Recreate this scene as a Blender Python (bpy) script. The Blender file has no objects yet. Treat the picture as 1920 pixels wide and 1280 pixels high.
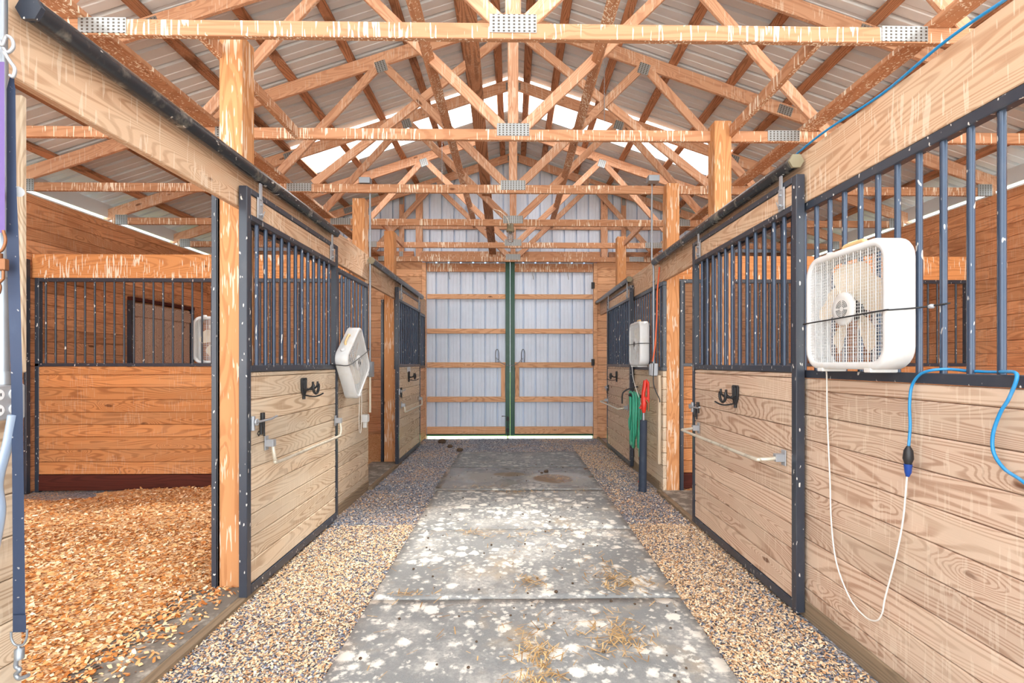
import bpy, math, random
import numpy as np
from mathutils import Matrix, Vector, noise as mnoise
R = math.radians
random.seed(7)
rng = np.random.default_rng(11)
scn = bpy.context.scene
COL = scn.collection

# ------------------------------------------------------------------ camera, sky, light, exposure
F_PX = 910.0
EYE = 1.40
cam = bpy.data.cameras.new('camera'); camo = bpy.data.objects.new('camera', cam); COL.objects.link(camo)
cam.sensor_width = 36.0; cam.lens = F_PX / 1920 * 36.0
YAW = 0.9
camo.location = (0, 0, EYE); camo.rotation_euler = (R(90), 0, R(-YAW))
cam.shift_x = -(2 + F_PX * math.tan(R(YAW))) / 1920.0
cam.shift_y = 41.0 / 1920.0
cam.clip_start = 0.05; cam.clip_end = 200
scn.camera = camo
scn.view_settings.view_transform = 'Standard'; scn.view_settings.look = 'None'
scn.view_settings.gamma = 1.0; scn.view_settings.exposure = 0.66
scn.view_settings.use_curve_mapping = False
world = bpy.data.worlds.new('sky'); scn.world = world; world.use_nodes = True
bg = world.node_tree.nodes['Background']
bg.inputs['Color'].default_value = (0.93, 0.97, 1.0, 1); bg.inputs['Strength'].default_value = 3.2
sun = bpy.data.lights.new('sun', 'SUN'); suno = bpy.data.objects.new('sun', sun); COL.objects.link(suno)
sun.energy = 11.0; sun.angle = R(14); sun.color = (1.0, 0.95, 0.88)
suno.rotation_euler = Vector((-.32, -.52, -.79)).to_track_quat('-Z', 'Y').to_euler()   # high, ahead and to the right
try:
    scn.cycles.max_bounces = 10; scn.cycles.diffuse_bounces = 6; scn.cycles.transmission_bounces = 6
    scn.cycles.sample_clamp_indirect = 6.0
except Exception: pass

# ------------------------------------------------------------------ helpers
WM = {}
def wm(o): return WM.get(o.name, Matrix.Identity(4))
def setw(o, M, parent=None):
    COL.objects.link(o)
    if parent is not None:
        o.parent = parent; o.matrix_basis = wm(parent).inverted() @ M
    else: o.matrix_basis = M
    WM[o.name] = M.copy()
def T(x, y, z): return Matrix.Translation((x, y, z))
def RX(a): return Matrix.Rotation(R(a), 4, 'X')
def RY(a): return Matrix.Rotation(R(a), 4, 'Y')
def RZ(a): return Matrix.Rotation(R(a), 4, 'Z')
def tag(o, label=None, cat=None, group=None, kind=None):
    if label: o['label'] = label
    if cat: o['category'] = cat
    if group: o['group'] = group
    if kind: o['kind'] = kind
    return o
def thing(name, label, cat, loc, M=None, group=None):
    o = bpy.data.objects.new(name, None); o.empty_display_size = 0.1
    setw(o, M if M is not None else T(*loc)); tag(o, label, cat, group); return o

class MB:
    def __init__(s): s.v = []; s.f = []; s.sm = []; s.mi = []
    def add(s, vs, fs, smooth=False, M=None, mi=0):
        b = len(s.v)
        if M is not None: vs = [M @ Vector(p) for p in vs]
        s.v += [tuple(p) for p in vs]
        s.f += [tuple(b + i for i in f) for f in fs]; s.sm += [smooth] * len(fs); s.mi += [mi] * len(fs)
        return s
    def box(s, x0, x1, y0, y1, z0, z1, M=None, c=0.0, mi=0):
        x0, x1 = min(x0, x1), max(x0, x1); y0, y1 = min(y0, y1), max(y0, y1); z0, z1 = min(z0, z1), max(z0, z1)
        c = min(c, .3 * min(x1 - x0, y1 - y0, z1 - z0))
        if c <= 0:
            vs = [(x, y, z) for x in (x0, x1) for y in (y0, y1) for z in (z0, z1)]
            fs = [(0,1,3,2),(4,6,7,5),(0,4,5,1),(2,3,7,6),(0,2,6,4),(1,5,7,3)]
            return s.add(vs, fs, False, M, mi)
        # chamfered box: 24 vertices
        vs = []; idx = {}
        X = (x0, x1); Y = (y0, y1); Z = (z0, z1); sg = (1, -1)
        for i in (0,1):
            for j in (0,1):
                for k in (0,1):
                    px, py, pz = X[i], Y[j], Z[k]
                    idx[i,j,k,0] = len(vs); vs.append((px, py + sg[j]*c, pz + sg[k]*c))
                    idx[i,j,k,1] = len(vs); vs.append((px + sg[i]*c, py, pz + sg[k]*c))
                    idx[i,j,k,2] = len(vs); vs.append((px + sg[i]*c, py + sg[j]*c, pz))
        fs = []
        def q(a, b, c_, d, out):
            A, B, Cc = Vector(vs[a]), Vector(vs[b]), Vector(vs[c_])
            n = (B - A).cross(Cc - A)
            fs.append((a, b, c_, d) if n.dot(Vector(out)) > 0 else (a, d, c_, b))
        for i in (0,1):
            o = 2*i - 1
            q(idx[i,0,0,0], idx[i,1,0,0], idx[i,1,1,0], idx[i,0,1,0], (o,0,0))
            q(idx[0,i,0,1], idx[1,i,0,1], idx[1,i,1,1], idx[0,i,1,1], (0,o,0))
            q(idx[0,0,i,2], idx[1,0,i,2], idx[1,1,i,2], idx[0,1,i,2], (0,0,o))
        for i in (0,1):
            for j in (0,1):
                a, b = 2*i-1, 2*j-1
                q(idx[i,j,0,0], idx[i,j,1,0], idx[i,j,1,1], idx[i,j,0,1], (a,b,0))
                q(idx[i,0,j,0], idx[i,1,j,0], idx[i,1,j,2], idx[i,0,j,2], (a,0,b))
                q(idx[0,i,j,1], idx[1,i,j,1], idx[1,i,j,2], idx[0,i,j,2], (0,a,b))
        for i in (0,1):
            for j in (0,1):
                for k in (0,1):
                    t = (idx[i,j,k,0], idx[i,j,k,1], idx[i,j,k,2])
                    A, B, Cc = [Vector(vs[n]) for n in t]
                    n = (B-A).cross(Cc-A)
                    fs.append(t if n.dot(Vector((2*i-1, 2*j-1, 2*k-1))) > 0 else (t[0], t[2], t[1]))
        return s.add(vs, fs, False, M, mi)
    def tube(s, pts, r, n=8, M=None, cap=True, closed=False, mi=0, flat=None):
        pts = [Vector(p) for p in pts]; N = len(pts)
        rs = r if isinstance(r, (list, tuple)) else [r] * N
        tang = []
        for i in range(N):
            a = pts[(i-1) % N] if (closed or i > 0) else pts[i]
            b = pts[(i+1) % N] if (closed or i < N-1) else pts[i]
            tang.append((b - a).normalized())
        up = Vector((0,0,1)) if abs(tang[0].z) < .9 else Vector((1,0,0))
        u = tang[0].cross(up).normalized(); vs = []
        for i in range(N):
            u = (u - tang[i] * u.dot(tang[i])).normalized(); w = tang[i].cross(u)
            for k in range(n):
                a = 2*math.pi*k/n
                ru = rs[i]; rw = rs[i] * (flat if flat else 1)
                vs.append(pts[i] + u*math.cos(a)*ru + w*math.sin(a)*rw)
        fs = []
        for i in range(N if closed else N-1):
            for k in range(n):
                a = i*n + k; b = i*n + (k+1) % n; c = ((i+1) % N)*n + (k+1) % n; d = ((i+1) % N)*n + k
                fs.append((a, b, c, d))
        s.add(vs, fs, True, M, mi)
        if cap and not closed:
            s.add(vs[:n], [tuple(reversed(range(n)))], False, M, mi); s.add(vs[-n:], [tuple(range(n))], False, M, mi)
        return s
    def cyl(s, p0, p1, r, n=12, M=None, mi=0): return s.tube([p0, p1], r, n, M, mi=mi)
    def lathe(s, prof, n=20, M=None, mi=0):     # prof: (r, z)
        vs = []; fs = []
        for r, z in prof:
            for k in range(n):
                a = 2*math.pi*k/n; vs.append((r*math.cos(a), r*math.sin(a), z))
        for i in range(len(prof)-1):
            for k in range(n):
                a = i*n+k; b = i*n+(k+1)%n; fs.append((a, b, b+n, a+n))
        return s.add(vs, fs, True, M, mi)

def obj(name, mb, mat, parent=None, M=None, label=None):
    if M is None:
        a = np.array(mb.v); c = (a.min(0) + a.max(0)) / 2; c[2] = a[:, 2].min()
        M = T(*c); off = Vector(c); vs = [tuple(Vector(p) - off) for p in mb.v]
    else: vs = mb.v
    me = bpy.data.meshes.new(name); me.from_pydata(vs, [], mb.f)
    me.polygons.foreach_set('use_smooth', mb.sm)
    mats = mat if isinstance(mat, (list, tuple)) else [mat]
    for m in mats: me.materials.append(m)
    if len(mats) > 1: me.polygons.foreach_set('material_index', mb.mi)
    me.update()
    o = bpy.data.objects.new(name, me); setw(o, M, parent)
    if label: o['label'] = label
    return o
def struct(name, mb, mat, parent=None, M=None):
    o = obj(name, mb, mat, parent, M)
    if parent is None: o['kind'] = 'structure'
    return o
def copy_tree(o, M, label=None, group=None, parent=None):
    c = o.copy(); COL.objects.link(c)
    if parent is None:
        c.matrix_basis = M; WM[c.name] = M.copy()
        if label: c['label'] = label
        if group: c['group'] = group
    else: c.parent = parent
    for ch in list(o.children): copy_tree(ch, None, parent=c)
    return c
def frame(p0, p1, up=(0,0,1)):
    p0 = Vector(p0); p1 = Vector(p1); x = (p1 - p0).normalized(); z = Vector(up)
    y = z.cross(x)
    if y.length < 1e-4: y = Vector((0,1,0)).cross(x); y = Vector((0,1,0))
    y.normalize(); z = x.cross(y)
    m = Matrix((x, y, z)).transposed().to_4x4(); m.translation = p0; return m, (p1 - p0).length
def beam(name, p0, p1, w, h, mat, parent=None, up=(0,0,1), label=None, cat=None, group=None, c=.004):
    """lumber along local x, w across (local y), h along local z, centred on the line p0-p1"""
    M, L = frame(p0, p1, up)
    mb = MB().box(0, L, -w/2, w/2, -h/2, h/2, c=c)
    o = obj(name, mb, mat, parent, M)
    if cat or label: tag(o, label, cat, group)
    return o
def crom(P, n=8):
    P = [Vector(p) for p in P]; out = []
    Q = [P[0]*2 - P[1]] + P + [P[-1]*2 - P[-2]]
    for i in range(1, len(Q)-2):
        a, b, c, d = Q[i-1], Q[i], Q[i+1], Q[i+2]
        for k in range(n):
            t = k/n
            out.append(.5*((2*b) + (c-a)*t + (2*a-5*b+4*c-d)*t*t + (3*b-a-3*c+d)*t**3))
    out.append(P[-1]); return out
def px(x, y, d):           # a pixel of the photograph at depth d -> a point in the barn
    return Vector(((x-962)/F_PX*d, d, EYE + (681-y)/F_PX*d))

# ------------------------------------------------------------------ materials
def s2l(c): return tuple((v/12.92 if v <= .04045 else ((v+.055)/1.055)**2.4) for v in c)
def rgb(r, g, b): return s2l((r/255, g/255, b/255)) + (1,)
class NT:
    def __init__(s, name):
        s.m = bpy.data.materials.new(name); s.m.use_nodes = True; s.t = s.m.node_tree
        s.b = s.t.nodes['Principled BSDF']; s.out = s.t.nodes['Material Output']
    def n(s, typ, **kw):
        x = s.t.nodes.new(typ)
        for k, v in kw.items(): setattr(x, k, v)
        return x
    def link(s, a, b): s.t.links.new(a, b)
    def val(s, sock, v):
        if hasattr(v, 'links') or isinstance(v, bpy.types.NodeSocket): s.link(v, sock)
        else: sock.default_value = v
    def math(s, op, a, b=0.0, c=None, clamp=False):
        x = s.n('ShaderNodeMath', operation=op, use_clamp=clamp); s.val(x.inputs[0], a); s.val(x.inputs[1], b)
        if c is not None: s.val(x.inputs[2], c)
        return x.outputs[0]
    def vmath(s, op, a, b=(0,0,0)):
        x = s.n('ShaderNodeVectorMath', operation=op); s.val(x.inputs[0], a); s.val(x.inputs[1], b); return x.outputs[0]
    def noise(s, vec, scale=5, detail=2, rough=.5, dist=0.0, out=0):
        x = s.n('ShaderNodeTexNoise'); s.link(vec, x.inputs['Vector']); x.inputs['Scale'].default_value = scale
        x.inputs['Detail'].default_value = detail; x.inputs['Roughness'].default_value = rough; x.inputs['Distortion'].default_value = dist
        return x.outputs[out]
    def voro(s, vec, scale=5, rand=1.0, feat='F1', out='Distance'):
        x = s.n('ShaderNodeTexVoronoi', feature=feat); s.link(vec, x.inputs['Vector']); x.inputs['Scale'].default_value = scale
        x.inputs['Randomness'].default_value = rand; return x.outputs[out]
    def mr(s, v, a, b, c=0.0, d=1.0, smooth=True):
        x = s.n('ShaderNodeMapRange', interpolation_type='SMOOTHSTEP' if smooth else 'LINEAR')
        s.val(x.inputs[0], v); x.inputs[1].default_value = a; x.inputs[2].default_value = b; x.inputs[3].default_value = c; x.inputs[4].default_value = d
        return x.outputs[0]
    def mix(s, f, a, b, mode='MIX'):
        x = s.n('ShaderNodeMix', data_type='RGBA', blend_type=mode); s.val(x.inputs[0], f)
        s.val(x.inputs[6], a); s.val(x.inputs[7], b); return x.outputs[2]
    def bump(s, h, strength=.3, dist=.002):
        x = s.n('ShaderNodeBump'); s.link(h, x.inputs['Height']); x.inputs['Strength'].default_value = strength; x.inputs['Distance'].default_value = dist
        s.link(x.outputs[0], s.b.inputs['Normal'])
    def set(s, color=None, rough=.6, metal=0.0, spec=None):
        if color is not None: s.val(s.b.inputs['Base Color'], color)
        s.val(s.b.inputs['Roughness'], rough); s.val(s.b.inputs['Metallic'], metal)
        if spec is not None: s.b.inputs['Specular IOR Level'].default_value = spec
        return s.m

def wood(name, light, dark, drip=0.0, weather=0.0, vary=.18, ring=46, contrast=.6, rough=.72, knots=True, blotch=0.0, pale=None):
    t = NT(name)
    obj_c = t.n('ShaderNodeTexCoord').outputs['Object']; geo = t.n('ShaderNodeNewGeometry')
    oi = t.n('ShaderNodeObjectInfo').outputs['Random']; isl = geo.outputs['Random Per Island']
    h = t.math('ADD', t.math('MULTIPLY', oi, 53.0), t.math('MULTIPLY', isl, 31.0))
    cx = t.n('ShaderNodeCombineXYZ'); t.link(h, cx.inputs[0]); t.link(t.math('MULTIPLY', h, 1.7), cx.inputs[1]); t.link(t.math('MULTIPLY', h, .61), cx.inputs[2])
    v = t.vmath('ADD', obj_c, cx.outputs[0])
    v1 = t.vmath('MULTIPLY', v, (.55, 5.0, 5.0))
    field = t.noise(v1, 1.0, 1.5, .45, .25)
    if knots:
        vk = t.vmath('MULTIPLY', v, (2.0, 6.0, 6.0))
        vk = t.vmath('ADD', vk, t.vmath('MULTIPLY', t.noise(v, 9, 2, out=1), (.18, .18, .18)))
        kd = t.voro(vk, 1.0)
        kc = t.n('ShaderNodeSeparateColor'); t.link(t.voro(vk, 1.0, out='Color'), kc.inputs[0])
        on = t.math('GREATER_THAN', kc.outputs[0], .62)
        kb = t.math('MULTIPLY', t.mr(kd, .42, .0), on)
        field = t.math('ADD', field, t.math('MULTIPLY', kb, .16))
        core = t.math('MULTIPLY', t.mr(kd, .115, .05), on)
    rings = t.math('SINE', t.math('MULTIPLY', field, ring * 3.2))
    rings = t.mr(rings, -.2, 1.0)
    fib = t.noise(t.vmath('MULTIPLY', v, (5.0, 170.0, 170.0)), 1.0, 2, .6)
    f = t.math('ADD', t.math('MULTIPLY', rings, contrast), t.math('MULTIPLY', t.math('SUBTRACT', fib, .5), .55), clamp=True)
    c = t.mix(f, light, dark)
    bl = t.noise(t.vmath('MULTIPLY', v, (1.3, 4, 4)), 1.0, 3, .6)
    if blotch: c = t.mix(t.math('MULTIPLY', t.mr(bl, .52, .72), blotch), c, dark)
    if weather:
        c = t.mix(t.math('MULTIPLY', t.mr(bl, .42, .62), weather), c, pale or rgb(205, 190, 165))
    # each stick of lumber has its own tone
    tone = t.math('ADD', 1.0 - vary, t.math('MULTIPLY', t.math('FRACT', t.math('MULTIPLY', h, 3.31)), vary * 2))
    hs = t.n('ShaderNodeHueSaturation'); t.link(c, hs.inputs['Color']); t.link(tone, hs.inputs['Value'])
    c = hs.outputs[0]
    if knots: c = t.mix(t.math('MULTIPLY', core, .8), c, rgb(92, 52, 28))
    if drip:
        pos = geo.outputs['Position']
        dn = t.noise(t.vmath('MULTIPLY', pos, (75, 75, 7)), 1.0, 1, .4)
        area = t.noise(t.vmath('MULTIPLY', pos, (2.4, 2.4, 3.0)), 1.0, 2, .6)
        th = t.math('SUBTRACT', 1.0, t.mr(area, .35, .7, .30, .46))
        dm = t.math('MULTIPLY', t.mr(t.math('SUBTRACT', dn, th), -.02, .03), drip)
        c = t.mix(dm, c, rgb(232, 220, 200))
    t.bump(t.math('ADD', fib, t.math('MULTIPLY', rings, .6)), .25, .0015)
    return t.set(c, rough, 0, .25)

W_PALE = wood('pale_boards', rgb(202, 177, 156), rgb(142, 104, 79), drip=.22, weather=.4, vary=.11, ring=64, contrast=.6, pale=rgb(206, 188, 166), blotch=.25)
W_PALE2 = wood('grey_tan_boards', rgb(208, 188, 162), rgb(152, 124, 96), drip=.2, weather=.5, vary=.12, ring=70, contrast=.6, pale=rgb(210, 198, 178))
W_HEAD = wood('header_lumber', rgb(206, 172, 142), rgb(160, 117, 84), drip=.4, weather=.3, vary=.06, ring=60, contrast=.6)
W_ORANGE = wood('orange_boards', rgb(202, 138, 86), rgb(142, 86, 50), drip=.12, vary=.14, ring=60, contrast=.65, weather=.35, pale=rgb(190, 142, 100))
W_BACK = wood('brown_boards', rgb(218, 158, 114), rgb(160, 102, 66), drip=.12, vary=.17, contrast=.5, blotch=.5)
W_END = wood('end_wall_boards', rgb(222, 174, 134), rgb(170, 116, 80), drip=.12, vary=.12, contrast=.5)
W_BEAM = wood('streaked_beam', rgb(220, 154, 98), rgb(172, 104, 58), drip=1.0, vary=.08, contrast=.45)
W_POST = wood('post_lumber', rgb(196, 142, 96), rgb(158, 102, 60), drip=.6, vary=.1, contrast=.5)
W_TRUSS = wood('truss_lumber', rgb(206, 160, 128), rgb(166, 114, 84), drip=.35, vary=.13, contrast=.45)
W_CHORD = wood('streaked_chord', rgb(188, 140, 106), rgb(148, 98, 66), drip=1.0, vary=.08, contrast=.4)
W_DARK = wood('dark_lumber', rgb(184, 132, 98), rgb(92, 58, 40), drip=.1, vary=.18, contrast=.5, blotch=.9)
W_SILL = wood('muddy_sill', rgb(140, 122, 100), rgb(90, 76, 62), vary=.1, contrast=.4)
W_RED = wood('dark_red_plank', rgb(84, 38, 28), rgb(46, 20, 16), vary=.1, contrast=.4)
W_OLD = wood('old_grey_brown_door', rgb(204, 176, 156), rgb(132, 104, 88), vary=.1, contrast=.45)

def painted(name, base, rough=.35, specks=0.0, metal=0.0, dirt=0.0, dirtc=rgb(150, 120, 80), sc=60, streak=1.0):
    t = NT(name); pos = t.n('ShaderNodeNewGeometry').outputs['Position']; c = base
    if dirt:
        d = t.noise(t.vmath('MULTIPLY', pos, (9, 9, 6)), 1.0, 4, .65)
        c = t.mix(t.math('MULTIPLY', t.mr(d, .5, .75), dirt), c, dirtc)
    if specks:
        d = t.noise(t.vmath('MULTIPLY', pos, (sc, sc, sc*streak)), 1.0, 1, .5)
        c = t.mix(t.math('MULTIPLY', t.mr(d, .70, .74), specks), c, rgb(225, 222, 214))
    return t.set(c, rough, metal)
BLACK = painted('black_paint', rgb(52, 58, 69), .32, .9, 0.0, .25, rgb(84, 86, 90), 55, .45)
BAR = painted('bar_paint', rgb(58, 72, 92), .25, .8, .25, .2, rgb(96, 96, 98), 60, .3)
TRACK = painted('black_track_pipe', rgb(52, 55, 60), .24, .7, .2, .6, rgb(170, 164, 150), 26, 2.0)
IRON = painted('black_iron', rgb(34, 35, 38), .45)
GALV = painted('galvanised_steel', rgb(150, 158, 166), .38, .0, .6, .4, rgb(120, 122, 122))
ZINC = painted('dull_zinc', rgb(168, 172, 178), .45, 0, .35, .3, rgb(120, 112, 100))
STEELW = painted('worn_white_bar', rgb(212, 206, 190), .35, 0, .3, .5, rgb(134, 110, 84))
WHITE = painted('white_plastic', rgb(212, 215, 216), .35, 0, 0, .22, rgb(190, 168, 128))
CREAM = painted('yellowed_plastic', rgb(226, 192, 138), .4)
BLADE = painted('blade_plastic', rgb(226, 214, 192), .4, 0, 0, .4, rgb(170, 146, 108))
GREEN = painted('green_paint', rgb(24, 78, 58), .4, 0, 0, .3, rgb(60, 110, 90))
HOSE = painted('green_hose_rubber', rgb(64, 170, 138), .4)
BLUE = painted('blue_cord_rubber', rgb(30, 132, 190), .3, 0, 0, .3, rgb(160, 190, 205))  # pale blotches paint a highlight on the blue rubber
BLUED = painted('dark_blue_plastic', rgb(20, 62, 140), .3)
RED = painted('red_enamel', rgb(200, 44, 28), .35, 0, 0, .3, rgb(110, 34, 22))
FOAM = painted('dark_blue_foam', rgb(40, 52, 70), .7, 0, 0, .3, rgb(80, 88, 98))
ORANGE = painted('orange_cord_rubber', rgb(214, 92, 44), .45)
PURPLE = painted('purple_webbing', rgb(98, 78, 134), .8, 0, 0, .3, rgb(100, 84, 130))
NAVY = painted('navy_webbing', rgb(44, 58, 84), .7, .4, 0, .3, rgb(70, 88, 112))
RUST = painted('rusty_brass', rgb(140, 96, 66), .5, 0, .6, .6, rgb(80, 48, 32))
SILVERW = painted('silver_sleeve', rgb(170, 190, 214), .3, 0, .3, .3, rgb(205, 214, 224))
CORD = painted('white_cord', rgb(228, 226, 220), .4)
KHAKI = painted('khaki_enamel', rgb(132, 124, 100), .45)
t = NT('clear_glass'); t.b.inputs['Transmission Weight'].default_value = 1.0; GLASS = t.set(rgb(245, 245, 240), .08)
t = NT('eave_gap_white'); EAVE = t.set(rgb(240, 240, 236), .5)

def nail_plate():
    t = NT('toothed_plate'); c = t.n('ShaderNodeTexCoord').outputs['Object']
    g = t.vmath('MULTIPLY', c, (34, 34, 52))
    fr = t.vmath('FRACTION', g); s = t.n('ShaderNodeSeparateXYZ'); t.link(fr, s.inputs[0])
    a = t.math('MULTIPLY', t.math('LESS_THAN', s.outputs[0], .42), t.math('GREATER_THAN', s.outputs[2], .45))
    col = t.mix(a, rgb(158, 162, 162), rgb(84, 76, 68))
    return t.set(col, .4, .55)
PLATE = nail_plate()

def metal_sheet(name, base, rough=.5):
    t = NT(name); pos = t.n('ShaderNodeNewGeometry').outputs['Position']
    d = t.noise(pos, 1.6, 3, .6); c = t.mix(t.mr(d, .35, .75, 0, .35), base, tuple(v*.72 for v in base[:3]) + (1,))
    return t.set(c, rough, .1)
ROOFM = metal_sheet('roof_sheet', rgb(218, 222, 224))
SIDING = metal_sheet('siding_sheet', rgb(212, 224, 240))
t = NT('clear_roof_panel')
tr = t.n('ShaderNodeBsdfTranslucent'); tr.inputs[0].default_value = (1, 1, 1, 1)
tp = t.n('ShaderNodeBsdfTransparent'); tp.inputs[0].default_value = (1, 1, 1, 1)
mx = t.n('ShaderNodeMixShader'); mx.inputs[0].default_value = .65
t.link(tr.outputs[0], mx.inputs[1]); t.link(tp.outputs[0], mx.inputs[2]); t.link(mx.outputs[0], t.out.inputs[0])
CLEAR = t.m

def gravel_mat():
    t = NT('gravel'); pos = t.n('ShaderNodeNewGeometry').outputs['Position']
    cv = t.voro(pos, 75, out='Color'); sc = t.n('ShaderNodeSeparateColor'); t.link(cv, sc.inputs[0])
    c = t.mix(sc.outputs[0], rgb(84, 90, 104), rgb(176, 178, 184))
    big = t.noise(pos, 1.3, 4, .65); fine = t.voro(pos, 110, out='Color'); s2 = t.n('ShaderNodeSeparateColor'); t.link(fine, s2.inputs[0])
    tan = t.mix(s2.outputs[1], rgb(196, 150, 104), rgb(228, 192, 150))
    m = t.math('MULTIPLY', t.mr(big, .42, .62), t.math('GREATER_THAN', s2.outputs[2], .62))
    c = t.mix(m, c, tan)
    t.bump(t.math('SUBTRACT', 1.0, t.voro(pos, 75)), .9, .012)
    return t.set(c, .85, 0, .2)
GRAVEL = gravel_mat()
BOUNCE_YARD = painted('pale_bounce_ground', rgb(214, 208, 198), .9, 0, 0, .3, rgb(180, 172, 160))  # pale ground invented to bounce light into the barn
def bedding_mat():
    t = NT('bedding'); pos = t.n('ShaderNodeNewGeometry').outputs['Position']
    v = t.vmath('MULTIPLY', t.vmath('ADD', pos, t.vmath('MULTIPLY', t.noise(pos, 30, 2, out=1), (.03, .03, 0))), (60, 100, 60))
    cv = t.voro(v, 1.0, out='Color'); sc = t.n('ShaderNodeSeparateColor'); t.link(cv, sc.inputs[0])
    c = t.mix(sc.outputs[0], rgb(192, 130, 76), rgb(238, 202, 156))
    t.bump(t.math('SUBTRACT', sc.outputs[1], t.voro(v, 1.0)), .9, .01)
    return t.set(c, .8, 0, .2)
BED = bedding_mat()
def chip_mat():
    t = NT('wood_shaving'); r = t.n('ShaderNodeNewGeometry').outputs['Random Per Island']
    cr = t.n('ShaderNodeValToRGB'); t.link(r, cr.inputs[0]); e = cr.color_ramp.elements
    e[0].color = rgb(164, 96, 44); e[1].color = rgb(250, 234, 206)
    for p, c in ((.25, rgb(204, 136, 74)), (.55, rgb(226, 174, 118)), (.82, rgb(238, 204, 158))):
        x = e.new(p); x.color = c
    return t.set(cr.outputs[0], .75, 0, .2)
BCHIP = chip_mat()
def fine_chip():
    t = NT('weathered_chip'); r = t.n('ShaderNodeNewGeometry').outputs['Random Per Island']
    cr = t.n('ShaderNodeValToRGB'); t.link(r, cr.inputs[0]); e = cr.color_ramp.elements
    e[0].color = rgb(184, 134, 92); e[1].color = rgb(246, 230, 204)
    for p, c in ((.3, rgb(218, 180, 138)), (.65, rgb(232, 206, 172))):
        x = e.new(p); x.color = c
    return t.set(cr.outputs[0], .8, 0, .2)
CHIP = fine_chip()
def stone_mat():
    t = NT('gravel_stone'); r = t.n('ShaderNodeNewGeometry').outputs['Random Per Island']
    cr = t.n('ShaderNodeValToRGB'); t.link(r, cr.inputs[0]); e = cr.color_ramp.elements
    e[0].color = rgb(70, 76, 92); e[1].color = rgb(200, 200, 204); x = e.new(.5); x.color = rgb(124, 130, 146)
    return t.set(cr.outputs[0], .8, 0, .2)
STONE = stone_mat()
t = NT('straw'); r = t.n('ShaderNodeNewGeometry').outputs['Random Per Island']
STRAW = t.set(t.mix(r, rgb(146, 108, 62), rgb(222, 190, 138)), .7, 0, .2)
def mat_rubber():
    t = NT('limed_rubber'); geo = t.n('ShaderNodeNewGeometry'); pos = geo.outputs['Position']
    wob = t.vmath('ADD', pos, t.vmath('MULTIPLY', t.noise(pos, 26, 3, .7, out=1), (.05, .05, 0)))
    area = t.noise(pos, 1.4, 3, .6)
    wob2 = t.vmath('ADD', wob, t.vmath('MULTIPLY', t.noise(pos, 70, 2, .6, out=1), (.022, .022, 0)))
    d1 = t.voro(wob2, 12); d2 = t.voro(wob2, 27); n3 = t.noise(pos, 45, 4, .75)
    cs = t.n('ShaderNodeSeparateColor'); t.link(t.voro(wob2, 12, out='Color'), cs.inputs[0])
    rad = t.math('MULTIPLY', t.math('MULTIPLY', cs.outputs[0], cs.outputs[0]), t.mr(area, .3, .65, .4, .8))
    s1 = t.mr(t.math('ADD', t.math('SUBTRACT', rad, d1), t.math('MULTIPLY', t.math('SUBTRACT', n3, .5), .5)), -.12, .22)
    c2 = t.n('ShaderNodeSeparateColor'); t.link(t.voro(wob2, 27, out='Color'), c2.inputs[0])
    s2 = t.mr(t.math('ADD', t.math('SUBTRACT', t.math('MULTIPLY', c2.outputs[1], t.mr(area, .35, .65, .3, .7)), d2), t.math('MULTIPLY', t.math('SUBTRACT', n3, .5), .6)), -.12, .25)
    sp = t.math('MAXIMUM', t.math('MULTIPLY', s1, .9), t.math('MULTIPLY', s2, .7))
    haze = t.mr(t.noise(pos, 2.2, 5, .75), .44, .66, 0, .8)
    base = t.mix(t.noise(pos, 160, 2), rgb(116, 119, 121), rgb(150, 151, 149))
    tan = t.mr(t.noise(t.vmath('ADD', pos, (9, 3, 0)), 2.3, 4, .7), .52, .75, 0, .7)
    c = t.mix(tan, base, rgb(186, 168, 142))
    c = t.mix(t.math('MULTIPLY', haze, t.mr(n3, .3, .65, .2, .9)), c, rgb(206, 203, 196)); c = t.mix(sp, c, rgb(236, 232, 222))
    # damp patch with washed sand on the far mats
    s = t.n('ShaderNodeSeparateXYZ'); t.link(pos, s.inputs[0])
    near = t.mr(s.outputs[1], 5.2, 5.45); wetn = t.mr(t.noise(pos, 1.9, 3, .5), .44, .54)
    far = t.mr(s.outputs[1], 6.6, 6.35)
    wet = t.math('MULTIPLY', t.math('MULTIPLY', near, far), wetn)
    c = t.mix(t.math('MULTIPLY', wet, .75), c, rgb(122, 112, 98))
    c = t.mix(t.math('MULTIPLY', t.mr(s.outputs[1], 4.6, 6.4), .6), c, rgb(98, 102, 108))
    nn = t.math('MULTIPLY', t.math('SUBTRACT', t.noise(pos, 5, 3), .5), .5)
    for ex, ey, ax, ay, col in ((-.42, 5.90, .36, .26, rgb(150, 148, 144)), (.56, 5.84, .44, .34, rgb(158, 156, 152)), (.48, 5.84, .24, .22, rgb(124, 100, 78)), (-.05, 6.05, .2, .12, rgb(120, 104, 84))):  # pale grey ovals put the sheen of the puddles into the colour
        dx = t.math('DIVIDE', t.math('SUBTRACT', s.outputs[0], ex), ax); dy = t.math('DIVIDE', t.math('SUBTRACT', s.outputs[1], ey), ay)
        dd = t.math('ADD', t.math('SQRT', t.math('ADD', t.math('MULTIPLY', dx, dx), t.math('MULTIPLY', dy, dy))), nn)
        c = t.mix(t.math('MULTIPLY', t.mr(dd, 1.05, .85), .85), c, col)
    rg = t.math('SUBTRACT', .72, t.math('MULTIPLY', wet, .5))
    t.bump(t.noise(pos, 90, 2), .25, .003)
    return t.set(c, rg, 0, .35)
MATM = mat_rubber()
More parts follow.
